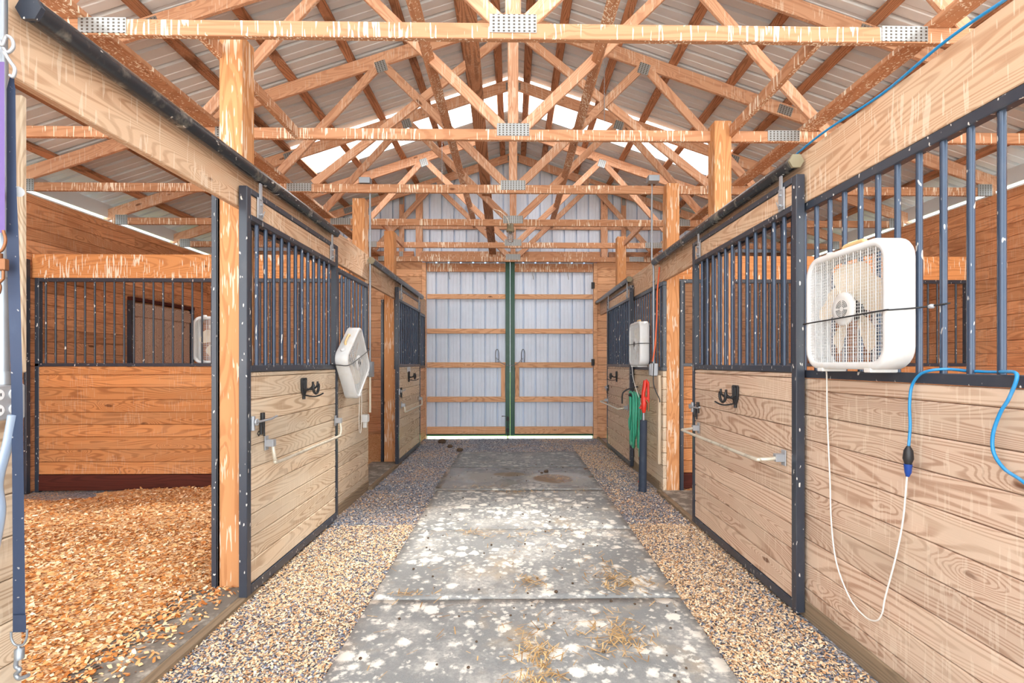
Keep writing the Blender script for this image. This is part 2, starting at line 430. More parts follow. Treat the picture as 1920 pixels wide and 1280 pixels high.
def thresh_rubber():
    t = NT('dusty_rubber'); pos = t.n('ShaderNodeNewGeometry').outputs['Position']
    c = t.mix(t.mr(t.noise(pos, 7, 4, .7), .45, .7), rgb(112, 106, 98), rgb(176, 170, 158))
    return t.set(c, .8)
DRUB = thresh_rubber()
t = NT('lawn_grass'); pos = t.n('ShaderNodeNewGeometry').outputs['Position']
GRASS = t.set(t.mix(t.noise(pos, 30, 3), rgb(104, 150, 70), rgb(164, 190, 116)), .9)
DIRT = painted('dried_manure', rgb(84, 66, 50), .9)

# ------------------------------------------------------------------ dimensions
PI_, PO = 1.62, 1.66       # stall front: aisle face and stall face of the boards
DR0, DR1 = 1.555, 1.603    # sliding door faces
END = 9.04                 # end wall
BACK = -1.3                # the open end behind the photographer
OUT = 5.25                 # outer side walls
TY = [2.81, 4.075, 5.34, 6.61, 7.87, 8.93]
CH0 = EYE + 1.867; CHH = .09
def zb(x): return 5.13 - .333 * abs(x)        # underside of the top chord

# ------------------------------------------------------------------ the ground
g = MB(); nx, ny = 60, 150
xs = np.linspace(-OUT, OUT, nx); ys = np.linspace(BACK, END + .06, ny)
for y in ys:
    for x in xs:
        g.v.append((x, y, .006 * mnoise.noise(Vector((x*1.5, y*1.5, 0))) - .004))
for j in range(ny-1):
    for i in range(nx-1):
        a = j*nx+i; g.f.append((a, a+1, a+1+nx, a+nx)); g.sm.append(True); g.mi.append(0)
struct('floor', g, GRAVEL)
struct('ground_lawn', MB().box(-60, 60, END+.02, 80, -.12, -.05), GRASS)
struct('ground_yard', MB().add([(-60,-60,-.06),(60,-60,-.06),(60,END+.02,-.06),(-60,END+.02,-.06)], [(0,1,2,3)]), BOUNCE_YARD)  # unseen yard, made pale to throw light up onto the roof

# wood shavings bedding in the stalls
def in_bed(x, y):
    # left near stall, left far stall, right near stall, right far stall
    ax = abs(x)
    return ax > 1.95 and ax < 5.15
def bed_h(x, y):
    h = .085 + .05 * mnoise.noise(Vector((x*.9, y*.9, 3))) + .018 * mnoise.noise(Vector((x*5, y*5, 1)))
    edge = min(1.0, max(0.0, (abs(x) - 1.66) / .8)); edge = edge * edge * (3 - 2*edge)
    # a scraped corner at the back left where the mat shows
    k = math.hypot((x + 5.0) / 1.0, (y - 5.15) / .45); k = min(1.0, max(0.0, (k - .55) / .5)) if x < 0 else 1.0
    return h * edge * k - .012 * (1 - k)
def bedding(name, x0, x1, y0, y1, step, label):
    g = MB(); X = np.arange(x0, x1 + 1e-6, step); Y = np.arange(y0, y1 + 1e-6, step)
    for y in Y:
        for x in X: g.v.append((x, y, bed_h(x, y)))
    n = len(X)
    for j in range(len(Y)-1):
        for i in range(n-1):
            a = j*n+i; g.f.append((a, a+1, a+1+n, a+n)); g.sm.append(True); g.mi.append(0)
    return g
def chips(g, pts, smin, smax, mi=0):
    """curled flat shavings, two quads each"""
    n = len(pts); a = rng.uniform(0, 2*math.pi, n); L = rng.uniform(smin, smax, n); W = L * rng.uniform(.3, .75, n)
    tx = rng.normal(0, .28, n); ty = rng.normal(0, .28, n); curl = rng.uniform(-.25, .35, n)
    for i in range(n):
        x, y, z = pts[i]; ca, sa = math.cos(a[i]), math.sin(a[i]); b = len(g.v); l, w = L[i]/2, W[i]/2
        for u, v_, dz in ((-l,-w,0),(-l,w,0),(0,-w,curl[i]*l),(0,w,curl[i]*l),(l,-w*.7,0),(l,w*.7,0)):
            X = x + u*ca - v_*sa; Y = y + u*sa + v_*ca; Z = z + u*tx[i] + v_*ty[i] + dz + .003
            g.v.append((X, Y, Z))
        g.f += [(b, b+2, b+3, b+1), (b+2, b+4, b+5, b+3)]; g.sm += [True, True]; g.mi += [mi, mi]
def scatter(n, x0, x1, y0, y1, hf, keep=None):
    X = rng.uniform(x0, x1, n); Y = rng.uniform(y0, y1, n); out = []
    for x, y in zip(X, Y):
        if keep is None or rng.random() < keep(x, y): out.append((x, y, hf(x, y)))
    return out
g = bedding('b', -5.2, -1.70, 1.7, 5.34, .05, '')
def kbed(x, y):
    k = 1.0
    if x > -2.15: k *= max(.16, (-x - 1.62) / .36)
    d = math.hypot((x + 5.0) / 1.0, (y - 5.15) / .45)
    if d < 1: k *= .08 + .5 * max(0, d - .6)
    return k
def near_bias(n, x0, x1, y0, y1):
    return None
def top_h(x, y): return max(bed_h(x, y), .033) if (x > -2.0 and 1.6 < y < 3.0) else bed_h(x, y)
pts = scatter(27000, -4.6, -1.64, 2.0, 3.9, top_h, kbed) + scatter(14000, -5.15, -1.72, 3.6, 5.32, bed_h, kbed)
chips(g, pts, .010, .034, 1)
o = obj('wood_shavings', g, [BED, BCHIP]); tag(o, 'deep pile of orange wood shavings bedding in the near left stall', 'bedding', kind='stuff')
g = bedding('b', 1.76, 5.2, 1.7, 5.30, .08, '')
chips(g, scatter(5000, 1.75, 3.2, 3.9, 5.3, bed_h), .012, .035, 1)
o = obj('wood_shavings', g, [BED, BCHIP]); tag(o, 'wood shavings bedding in the right stall seen past its open door', 'bedding', kind='stuff')
g = bedding('b', -5.2, -1.76, 5.5, 9.0, .1, '')
chips(g, scatter(1200, -3, -1.75, 5.6, 6.9, bed_h), .012, .03, 1)
o = obj('wood_shavings', g, [BED, BCHIP]); tag(o, 'thin shavings bedding in the far left stall', 'bedding', kind='stuff')

# chips and stones strewn along both sides of the aisle
def fl(x, y): return .004
def kchip(x, y):
    n = .5 + .5 * mnoise.noise(Vector((x*2.2, y*1.1, 5)))
    k = .25 + .9 * n
    if y > 5.2: k *= (.15 + .6 * n) if x < 0 else .8
    if x < 0 and y > 7.4: k *= .5
    if x > 1.0 and y > 6.3: k = 1.0 if y < 8.3 else .25
    if -0.9 < x < .45 and y > 7.7: k *= .12
    return k
for lb, sets in (('left', ((26000, -1.60, -.84, 2.0, 4.2), (9000, -1.60, -.84, 4.2, 8.8), (700, -.8, .1, 7.65, 9.0))),
                 ('right', ((22000, .995, 1.58, 2.0, 4.2), (13000, .995, 1.58, 4.2, 8.6), (2200, .3, 1.0, 7.65, 9.0)))):
    g = MB(); pts = []
    for n, a, b, c, d in sets: pts += scatter(n, a, b, c, d, fl, kchip)
    chips(g, pts, .005, .018)
    o = obj('wood_chips', g, CHIP); tag(o, 'tan wood chips strewn over the gravel along the %s side of the aisle' % lb, 'wood chips', kind='stuff')
g = MB(); oct_f = [(0,2,4),(2,1,4),(1,3,4),(3,0,4),(2,0,5),(1,2,5),(3,1,5),(0,3,5)]
def stones(n, x0, x1, y0, y1, r0, r1):
    X = rng.uniform(x0, x1, n); Y = rng.uniform(y0, y1, n); Rr = rng.uniform(r0, r1, n); J = rng.uniform(.6, 1.3, (n, 6))
    for i in range(n):
        r = Rr[i]; x, y = X[i], Y[i]; z = .001; b = len(g.v); j = J[i]
        a = rng.uniform(0, 3); c_, s_ = math.cos(a), math.sin(a)
        for u, v_, w in ((r*j[0],0,0),(-r*j[1],0,0),(0,r*j[2],0),(0,-r*j[3],0),(0,0,r*.7*j[4]),(0,0,-r*.5)):
            g.v.append((x + u*c_ - v_*s_, y + u*s_ + v_*c_, z + w))
        for f in oct_f: g.f.append(tuple(b + q for q in f)); g.sm.append(False); g.mi.append(0)
stones(10000, -1.58, -.84, 2.0, 4.4, .004, .010); stones(5000, -1.58, -.84, 4.4, 8.9, .005, .011)
o = obj('gravel_stones', g, STONE); tag(o, 'loose blue grey gravel stones along the left side of the aisle', 'gravel', kind='stuff')
g = MB(); stones(8000, .995, 1.58, 2.0, 4.4, .004, .010); stones(3000, .995, 1.58, 4.4, 8.9, .005, .011); stones(2500, -.8, 1.0, 7.65, 9.0, .005, .011)
o = obj('gravel_stones', g, STONE); tag(o, 'loose blue grey gravel stones along the right side and far end of the aisle', 'gravel', kind='stuff')

# rubber mats down the aisle
mats_y = [(1.66, 2.845), (2.855, 4.04), (4.05, 5.30), (5.31, 6.50), (6.51, 7.60)]
mlab = ['speckled grey rubber mat nearest the camera, cut off by the bottom of the photo',
        'grey rubber aisle mat heavily splashed with white, second from the camera',
        'grey speckled rubber mat in the middle of the aisle, short of the damp one',
        'damp grey rubber mat with two shallow sandy puddle marks',
        'dark dusty rubber mat furthest down the aisle, next to the bare gravel']
for i, (a, b) in enumerate(mats_y):
    g = MB(); n = 24; m = 16; xa, xb = -.83, .985
    if i == 3: xa, xb = -.86, .985
    for j in range(m+1):
        for k in range(n+1):
            u, v_ = k/n, j/m; x = xa + (xb-xa)*u; y = a + (b-a)*v_
            ed = 0
            if j == 0: y += .012 * mnoise.noise(Vector((x*2, i*7, 0)))
            z = .018 + .006 * mnoise.noise(Vector((x*2, y*2, i)))
            if j == 0: z += .008 * max(0, mnoise.noise(Vector((x*1.3+4, i*3, 2))))
            if i == 3:
                for ex, ey, ew in ((-.55, 5.85, .35), (.55, 5.8, .42)):
                    d = math.hypot((x-ex)/ew, (y-ey)/.32); z -= .008 * max(0, 1-d)
            g.v.append((x, y, z))
    for j in range(m):
        for k in range(n):
            q = j*(n+1)+k; g.f.append((q, q+1, q+n+2, q+n+1)); g.sm.append(True); g.mi.append(0)
    # skirt
    per = [j*(n+1) for j in range(m, 0, -1)] + list(range(0, n)) + [j*(n+1)+n for j in range(0, m)] + [m*(n+1)+k for k in range(n, 0, -1)]
    base = len(g.v)
    for q in per: p = g.v[q]; g.v.append((p[0], p[1], -.004))
    L = len(per)
    for q in range(L): g.f.append((per[q], base+q, base+(q+1)%L, per[(q+1)%L])); g.sm.append(False); g.mi.append(0)
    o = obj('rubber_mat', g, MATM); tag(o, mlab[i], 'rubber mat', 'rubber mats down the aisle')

# scraps of hay and manure crumbs on the mats
g = MB()
def straw(cx, cy, sx, sy, n, ln=(.02, .08)):
    for _ in range(n):
        x = cx + random.gauss(0, sx); y = cy + random.gauss(0, sy); a = random.uniform(0, math.pi); l = random.uniform(*ln)/2
        if not (-.85 < x < 1.05 and 1.7 < y < 7.6): continue
        z = .027 + random.uniform(0, .008); w = random.uniform(.0012, .003)
        c_, s_ = math.cos(a), math.sin(a); dz = random.uniform(-.006, .012)
        g.add([(x-l*c_-w*s_, y-l*s_+w*c_, z), (x-l*c_+w*s_, y-l*s_-w*c_, z), (x+l*c_+w*s_, y+l*s_-w*c_, z+dz), (x+l*c_-w*s_, y+l*s_+w*c_, z+dz)], [(0,1,2,3)])
for a in ((.10, 2.25, .06, .16, 160), (.52, 2.45, .10, .10, 190), (.10, 2.05, .08, .06, 120), (.62, 3.15, .06, .12, 90), (.72, 3.0, .1, .05, 80),
          (.12, 3.05, .05, .05, 50), (.05, 3.9, .3, .05, 50), (-.35, 3.95, .06, .03, 25), (0, 2.9, .5, .5, 120), (.1, 5.2, .3, .03, 60), (-.4, 5.4, .2, .05, 30), (.55, 5.75, .12, .1, 60), (-.6, 2.9, .1, .02, 30)):
    straw(*a)
o = obj('hay_scraps', g, STRAW); tag(o, 'scattered scraps of hay and straw lying on the rubber mats', 'hay', kind='stuff')
g = MB()
def lump(x, y, z, r, sq=.6):
    n = 7; vs = []; fs = []
    for j in range(1, 5):
        for k in range(n):
            th = math.pi*j/5; ph = 2*math.pi*k/n; rr = r*(1+.25*mnoise.noise(Vector((x*40+j, y*40+k, r*99))))
            vs.append((x+rr*math.sin(th)*math.cos(ph), y+rr*math.sin(th)*math.sin(ph), z+rr*sq*math.cos(th)+r*sq*.8))
    vs += [(x, y, z+r*sq*1.8), (x, y, z)]
    for j in range(3):
        for k in range(n): a = j*n+k; b = j*n+(k+1)%n; fs.append((a, a+n, b+n, b))
    for k in range(n): fs.append((4*n, k, (k+1)%n)); fs.append((4*n+1, 3*n+(k+1)%n, 3*n+k))
    return vs, fs
for _ in range(140):
    x = random.uniform(-.8, .95); y = 1.8 + 5*random.random()**1.3; g.add(*lump(x, y, .02, random.uniform(.003, .009)), smooth=True)
for x, y, r in ((.42, 6.15, .035), (.36, 6.1, .02), (-.78, 2.05, .012), (.26, 2.93, .013)): g.add(*lump(x, y, .015, r), smooth=True)
o = obj('dirt_crumbs', g, DIRT); tag(o, 'small dark dirt and manure crumbs on the rubber mats', 'dirt', kind='stuff')
for (x, y, r, lb) in ((-1.25, 8.55, .075, 'brown dirt clod just inside the gap under the left barn door leaf'), (-1.05, 8.1, .05, 'small dark clod on gravel in front of the left barn door leaf'), (-.85, 7.75, .055, 'dark manure clod on gravel nearest to the rubber mats')):
    vs, fs = lump(x, y, -.004, r); o = obj('dirt_clod', MB().add(vs, fs, True), DIRT); tag(o, lb, 'dirt clod')

# ------------------------------------------------------------------ board walls
def boards(name, M, L, z0, z1, th, mat, parent=None, pitch=.137, joints=None, cham=.005, gap=.0015, kind=False):
    """horizontal boards along local x, thickness local y 0..th"""
    mb = MB(); z = z0; k = 0
    while z < z1 - .01:
        zt = min(z + pitch, z1); cuts = [0, L]
        if joints:
            xj = random.uniform(.3, joints)
            cuts = [0]
            while xj < L - .3: cuts.append(xj); xj += joints * random.uniform(.7, 1.1)
            cuts.append(L)
        for a, b in zip(cuts[:-1], cuts[1:]): mb.box(a, b, 0, th, z + gap, zt - gap, c=cham)
        z = zt; k += 1
    return (struct if kind else obj)(name, mb, mat, parent, M)
def My(x, y): return T(x, y, 0) @ RZ(90)      # local x runs down the barn, thickness towards -x
# outer walls (local y 0..th points to -x)
o = boards('wall_left', My(-OUT, BACK), END-BACK, 0, 3.24, .04, W_BACK, joints=3.0, kind=True)
o = boards('wall_right', My(OUT+.04, BACK), END-BACK, 0, 3.24, .04, W_BACK, joints=3.0, kind=True)
def sheet(name, x0, x1, z0, z1, y, mat, parent=None, topf=None, rib=.2286, depth=.055, kind=True, thick=.0):
    """ribbed metal sheet in the x-z plane; ribs stand away from the barn"""
    prof = [];  x = x0
    while x < x1:
        for dx, d in ((0, 0), (.004, -depth), (.030, -depth), (.034, 0), (.09, 0), (.094, -.003), (.11, -.003), (.114, 0), (.155, 0), (.159, -.003), (.175, -.003), (.179, 0)):
            if x + dx < x1: prof.append((x + dx, d))
        x += rib
    prof.append((x1, 0)); mb = MB()
    for a, (px_, d) in enumerate(prof):
        zt = z1 if topf is None else topf(px_)
        mb.v += [(px_, y - d, z0), (px_, y - d, zt)]
    for a in range(len(prof)-1): mb.f.append((2*a, 2*a+2, 2*a+3, 2*a+1)); mb.sm.append(False); mb.mi.append(0)
    return struct(name, mb, mat, parent) if kind else obj(name, mb, mat, parent)
struct('wall_left_siding', MB().box(-OUT-.14, -OUT-.12, BACK, END, -.05, 3.22), SIDING)
struct('wall_right_siding', MB().box(OUT+.12, OUT+.14, BACK, END, -.05, 3.22), SIDING)
# eaves closed to cut incoming light; a thin bright slot stays above the walls
for s, nm in ((-1, 'trim_1'), (1, 'trim_2')):
    struct(nm, MB().box(s*5.43, s*5.46, BACK-.2, END+.2, 3.352, 3.53), ROOFM)
for s, nm in ((-1, 'trim_5'), (1, 'trim_6')):
    struct(nm, MB().box(s*5.43, s*5.46, BACK-.2, END+.2, 3.20, 3.318), EAVE)
# end wall: boards either side of the doorway, metal above
DX0, DX1 = -1.61, 1.50
o = boards('wall_end', T(-OUT, END, 0), OUT-1.69, 0, 3.33, .04, W_END, joints=2.6, kind=True)
o = boards('wall_end_right', T(1.57, END, 0), OUT-1.57, 0, 3.33, .04, W_END, joints=2.6, kind=True)
sheet('wall_end_light_stop_left', -5.46, -1.60, -.05, 3.32, END+.08, SIDING)  # unseen backing added to stop light leaking between the boards
sheet('wall_end_light_stop_right', 1.49, 5.46, -.05, 3.32, END+.075, SIDING)
sheet('wall_end_gable', -5.46, 5.46, 3.30, 5, END+.07, SIDING, topf=lambda x: zb(x)+.19)
struct('trim_3', MB().box(-1.69, -1.615, END-.03, END+.05, 0, 3.27, c=.004), W_END)
struct('trim_4', MB().box(1.50, 1.57, END-.03, END+.05, 0, 3.27, c=.004), W_END)
beam('door_header_beam', (-1.69, END-.035, 3.375), (1.62, END-.035, 3.375), .04, .19, W_CHORD, label='wide reddish lumber header above the big barn doors', cat='beam')
beam('wall_top_plank', (-OUT, END-.005, 3.41), (-1.84, END-.005, 3.41), .04, .13, W_DARK, label='dark plank capping the board wall left of the barn doors', cat='plank')
beam('wall_top_plank', (1.78, END-.005, 3.41), (OUT, END-.005, 3.41), .04, .13, W_DARK, label='dark plank capping the board wall right of the barn doors', cat='plank')
for x, lb in ((-1.74, 'gable post above the left jamb of the barn doors'), (1.70, 'gable post above the right jamb of the barn doors')):
    beam('gable_post', (x, END-.0, 3.33), (x, END-.0, zb(x)+.05), .09, .12, W_TRUSS, up=(1,0,0), label='upright wooden ' + lb, cat='post')
beam('gable_girt', (-3.6, END+.035, 3.93), (3.6, END+.035, 3.93), .038, .06, W_TRUSS, label='thin horizontal girt across the white gable sheeting', cat='girt')

# big sliding barn doors
def barn_door(nm, x0, x1, gx):
    y = END + .02; z0, z1 = .05, 3.34
    root = sheet(nm, x0-(.07 if x0 < -1 else 0), x1+(.07 if x1 > 1 else 0), z0, z1, y+.04, SIDING)
    def part(name, mb, mat): return obj(name, mb, mat, root)
    zs = [(3.105, 3.26), (2.60, 2.69), (1.955, 2.045), (1.32, 1.42), (.68, .78), (.085, .22)]
    a, b = (x0+.01, x1-.085) if gx == x1 else (x0+.085, x1-.01)
    for q0, q1 in zs:
        beam('girt', (a, y+.005, (q0+q1)/2), (b, y+.005, (q0+q1)/2), .035, q1-q0, W_CHORD if q1 > 3 else W_END, root)
    u = (x1-.13) if gx == x1 else (x0+.13)
    beam('brace_board', (u, y+.004, .78), (u, y+.004, 1.32), .075, .03, W_END, root, up=(0,1,0))
    g0, g1 = (x1-.085, x1-.0005) if gx == x1 else (x0+.0005, x0+.085)
    fr = part('green_frame', MB().box(g0, g1, y-.02, y+.03, z0, z1, c=.003).box(x0, x1, y-.012, y+.03, z0, z0+.03, c=.003), GREEN)
    h = MB(); hx = (x1-.24) if gx == x1 else (x0+.24)
    h.tube(crom([(hx-.03, y-.02, 1.42), (hx-.03, y-.06, 1.6), (hx, y-.06, 1.66), (hx+.03, y-.06, 1.6), (hx+.03, y-.02, 1.42)]), .006, 6)
    part('pull_handle', h, IRON)
    for hx in (x0+.42, x1-.48):
        part('track_hanger', MB().tube([(hx, y-.02, 3.10), (hx, y-.03, 3.05), (hx+.01, y-.04, 3.0), (hx+.015, y-.03, 2.96)], .007, 6), GALV)
    return root
d1 = barn_door('door_1', DX0, -.0558, -.0558)
d2 = barn_door('door_2', -.0542, DX1, -.0542)
obj('drop_bolt', MB().tube([(-.21, END-.02, .42), (-.10, END-.02, .42), (-.10, END-.02, -.03)], .008, 6).box(-.125, -.075, END-.02, END, .33, .40).box(-.125, -.075, END-.02, END, .12, .2), IRON, d1, label='black iron drop bolt')
for x, z in ((DX0+.02, 2.9), ): pass
for z in (2.85, 1.42):
    obj('wall_latch', MB().box(1.46, 1.52, END-.03, END, z-.06, z+.06), IRON, d2)
# chain looped between the two pulls
g = MB()
cp = crom([(-.31, END-.03, 1.5), (-.2, END-.05, 1.40), (-.05, END-.06, 1.355), (.08, END-.05, 1.40), (.19, END-.03, 1.5)], 9)
for i in range(len(cp)-1):
    a, b = cp[i], cp[i+1]; m = (a+b)/2; d = (b-a).normalized(); l = (b-a).length*.72; w = Vector((0,1,0)) if i % 2 else d.cross(Vector((0,1,0))).normalized()
    ring = [m + d*math.cos(t_)*l + w*math.sin(t_)*.009 for t_ in [2*math.pi*k/8 for k in range(8)]]
    g.tube(ring, .003, 5, closed=True)
o = obj('door_chain', g, GALV); tag(o, 'chain looped between the pull handles of the two barn doors', 'chain')

# old hatch door in the outer left wall
h = thing('hatch_door', 'old grey brown plank door in the left outer wall, seen through the stall bars', 'door', (-OUT+.02, 7.3, .3))
mb = MB()
for k in range(8): mb.box(-OUT+.004, -OUT+.03, 6.74+k*.148, 6.74+(k+1)*.148-.004, .3, 2.24, c=.003)
obj('plank_panel', mb, W_OLD, h)
obj('crossboard', MB().box(-OUT+.03, -OUT+.05, 6.74, 7.92, 2.05, 2.2, c=.003), W_OLD, h)
obj('iron_frame', MB().box(-OUT+.003, -OUT+.06, 6.68, 6.735, .3, 2.26).box(-OUT+.003, -OUT+.06, 7.93, 7.985, .3, 2.26), BLACK, h)
obj('head_board', MB().box(-OUT+.003, -OUT+.07, 6.68, 7.985, 2.26, 2.31, c=.004), W_RED, h)

# ------------------------------------------------------------------ roof
roof_y0, roof_y1 = BACK-.2, END+.14
SK = (6.63, 7.52); FILL_STRIP = (.3, 1.9)       # clear strip, and an unseen one added to light the near stalls
def roof_part(mb, s, x0, x1, y0, y1):
    """ribbed sheet running from ridge to eave on one slope"""
    y = y0; prof = []
    while y < y1 - 1e-6:
        for dy, d in ((0, 0), (.006, .034), (.040, .034), (.046, 0), (.118, 0), (.124, .005), (.148, .005), (.154, 0)):
            if y + dy < y1: prof.append((y+dy, d))
        y += .2286
    prof.append((y1, 0)); b = len(mb.v)
    for yy, d in prof:
        mb.v += [(s*x0, yy, zb(x0)+.205+d), (s*x1, yy, zb(x1)+.205+d)]
    for i in range(len(prof)-1):
        q = (b+2*i, b+2*i+1, b+2*i+3, b+2*i+2); mb.f.append(q if s < 0 else q[::-1]); mb.sm.append(False); mb.mi.append(0)
mb = MB()
for s in (-1, 1):
    for (a, b, c) in ((roof_y0, FILL_STRIP[0], 0), (FILL_STRIP[0], FILL_STRIP[1], 5.3), (FILL_STRIP[1], SK[0], 0), (SK[0], SK[1], 3.05), (SK[1], roof_y1, 0)):
        roof_part(mb, s, c, 5.63, a, b)
struct('ceiling', mb, ROOFM)
for (a, b) in (SK, FILL_STRIP):
    for s in (-1, 1):
        mb = MB(); roof_part(mb, s, 0, 3.06 if a > 3 else 5.31, a-.01, b+.01)
        struct('window_%d' % (1 + (s > 0) + (2 if a < 3 else 0)), mb, CLEAR)  # the near pair is the added light strip, out of view
# purlins
pxs = [.19, .56, 1.16, 1.77, 2.41, 3.05, 3.7, 4.35, 5.0]
ordn = ['topmost purlin, next to the ridge', 'second purlin down from the ridge', 'third purlin down from the ridge', 'fourth purlin down from the ridge', 'fifth purlin down from the ridge',
        'sixth purlin down from the ridge', 'seventh purlin down from the ridge', 'eighth purlin down from the ridge', 'lowest purlin, next to the eave']
for s, side in ((-1, 'left'), (1, 'right')):
    for k, x in enumerate(pxs):
        z = zb(x) + .1475 + .028
        sl = Vector((s*.333, 0, 1))
        beam('roof_purlin', (s*x, BACK, z), (s*x, END-.03, z), .092, .046, W_DARK, up=sl,
             label='dark brown %s, on the %s roof slope' % (ordn[k], side), cat='purlin', group='roof purlins')

# ------------------------------------------------------------------ trusses
def make_truss(y):
    root = thing('roof_truss', None, None, (0, y, CH0))
    beam('bottom_chord', (-5.38, y, CH0+CHH/2), (5.38, y, CH0+CHH/2), .038, CHH, W_CHORD, root)
    for s in (-1, 1):
        n = Vector((s*.316, 0, .949)); h = .14
        c0 = Vector((0, y, zb(0) + .0738)); c1 = Vector((s*5.5, y, zb(5.5) + .0738))
        beam('top_chord', c0 + Vector((-s*.0, 0, 0)), c1, .0375 if s < 0 else .037, h, W_TRUSS, root, up=n)
        node = Vector((s*1.44, y, zb(1.44)))
        zc = CH0 + CHH
        for foot, off in ((Vector((s*.07, y, zc)), Vector((-s*.06, 0, 0))), (Vector((s*2.66, y, zc)), Vector((s*.06, 0, 0)))):
            d = (node + off*.6 - foot).normalized()
            beam('web', foot - d*.0, node + off*.6 + d*.03, .034, .089, W_TRUSS, root, up=(0,0,1))
    beam('king_post', (0, y, zc - .01), (0, y, zb(0) + .02), .09, .032, W_TRUSS, root, up=(0,1,0))
    f = y - .0215
    def plate(x, z, w, h, rot=0):
        M = T(x, f, z) @ RY(rot); obj('nail_plate', MB().box(-w/2, w/2, -.0015, .0015, -h/2, h/2), PLATE, root, M)
    plate(0, CH0 + CHH*.5 + .04, .27, .105)
    plate(-2.33, CH0+.05, .27, .088); plate(2.28, CH0+.05, .27, .088)
    plate(-1.44, zb(1.44)-.01, .12, .12, -18); plate(1.44, zb(1.44)-.01, .12, .12, 18)
    plate(-3.01, zb(3.01)+.07, .16, .1, -18.4); plate(3.01, zb(3.01)+.07, .16, .1, 18.4)
    plate(-5.25, CH0+.06, .16, .13, 0); plate(5.25, CH0+.06, .16, .13, 0)
    plate(0, zb(0)+.03, .2, .1)
    return root
tl = ['nearest roof truss, whose streaked bottom chord spans the top of the picture', 'second roof truss from the camera, in front of the right post that rises past it',
      'third roof truss from the camera, with junction boxes sitting on its bottom chord', 'fourth roof truss from the camera, with the caged lamp hanging at its centre',
      'fifth roof truss, one short of the end wall', 'last roof truss, close against the white gable sheeting']
t0 = make_truss(TY[0]); tag(t0, tl[0], 'roof truss', 'wooden roof trusses')
for i in range(1, 6): copy_tree(t0, T(0, TY[i], CH0), tl[i], 'wooden roof trusses')
# longitudinal bracing
zc = CH0 + CHH
for s, side in ((-1, 'left'), (1, 'right')):
    beam('long_brace', (s*2.49, BACK, zc+.019), (s*2.49, END-.05, zc+.019), .14, .036, W_CHORD, label='long flat board lying on the truss chords behind the %s stall header' % side, cat='brace')
    beam('web_brace', (s*.70, BACK+.5, EYE+2.53), (s*.70, END-.05, EYE+2.53), .089, .036, W_CHORD, up=(s*.6, 0, .8), label='long slanted brace running along the truss webs on the %s of the ridge' % side, cat='brace')
    beam('chord_brace', (s*1.80, TY[0]+.02, CH0+.046), (s*1.80, TY[1]-.02, CH0+.046), .038, .088, W_CHORD, label='short brace between the two nearest truss chords, over the %s stall front' % side, cat='brace')
    beam('chord_brace', (s*1.78, TY[3]+.02, CH0+.046), (s*1.78, TY[4]-.02, CH0+.046), .038, .088, W_TRUSS, label='short brace between the fourth and fifth truss chords, %s side' % side, cat='brace')
    beam('sway_brace', (s*.02, TY[2]+.045, zb(0)-.03), (s*2.2, TY[2]+.045, zc+.02), .034, .089, W_TRUSS, label='diagonal board dropping from the ridge behind the third truss to the %s' % side, cat='brace')
beam('ridge_brace', (-.33, 2.6, EYE+2.72), (-.375, END-.06, EYE+2.03), .13, .038, W_DARK, label='dark plank running the length of the roof just left of the king posts', cat='brace')
for s, side in ((-1, 'left'), (1, 'right')):
    x = 2.07
    r_ = beam('gable_stud', (s*x, END+.02, 3.35), (s*x, END+.02, zb(x)+.1), .089, .038, W_TRUSS, up=(0,1,0), label='thin stud between gable sheets, outward of the %s gable post' % side, cat='stud')
    for z in (3.40, zb(x)-.02):
        obj('nail_plate', MB().box(-.035, .035, -.002, .002, -.07, .07), PLATE, r_, T(s*x, END-.002+(.0 if z > 3.6 else -.03), z))

# ------------------------------------------------------------------ stall posts, headers, partitions
def post(s, y, z1=3.42, label='', w=.14):
    o = beam('stall_post', (s*(PO+w/2), y+w/2, -.02), (s*(PO+w/2), y+w/2, z1), w, w, W_POST, up=(0,1,0)); tag(o, label, 'post', 'square wooden stall posts'); return o
post(-1, 1.46, 3.42, 'square wooden post at the left edge of the photo behind the hanging straps')
post(-1, 3.0, 3.42, 'tall wooden post between the open left stall doorway and its sliding door')
post(-1, 5.46, 3.25, 'wooden post behind the left conduit, rising to the third truss')
post(-1, 6.80, 3.25, 'wooden post on the left, at the near side of the far left sliding door')
post(1, 3.97, 3.40, 'wooden post rising past the second truss above the right sliding door')
post(1, 5.22, 3.35, 'chewed wooden post at the far side of the right stall doorway, by the red hydrant')
post(1, 7.70, 3.42, 'wooden post furthest down the right side, in front of the end wall')
def channel(s, y, z1, label):
    o = obj('steel_channel', MB().box(s*1.802, s*1.842, y-.01, y+.03, 0, z1, c=.003).box(s*1.802, s*1.81, y-.01, y+.14, 0, z1), BLACK); tag(o, label, 'steel channel', 'black steel jamb channels')
channel(-1, 3.0, 2.56, 'black steel channel up the stall side of the near left post')
channel(-1, 6.80, 2.29, 'black steel channel up the stall side of the far left post')
channel(1, 5.22, 2.29, 'black steel channel on the stall side of the post by the red hydrant')
def header(s, y0, y1, label, z0=2.29, z1=2.575, x=None):
    xc = x if x else (PI_+PO)/2 - .004
    o = beam('header_board', (s*xc, y0, (z0+z1)/2), (s*xc, y1, (z0+z1)/2), .04, z1-z0, W_HEAD, label=label, cat='header board', group='wide lumber headers over the stall fronts')
    return o
header(-1, 1.2, 5.43, 'wide header board over the near left stall, under the long black track', 2.325, 2.61)
header(-1, 5.45, 8.99, 'wide header board over the far left stall')
header(1, .55, 5.35, 'wide header board over the near right stall with the blue cable along its top')
header(1, 5.37, 8.99, 'wide header board over the far right stall')

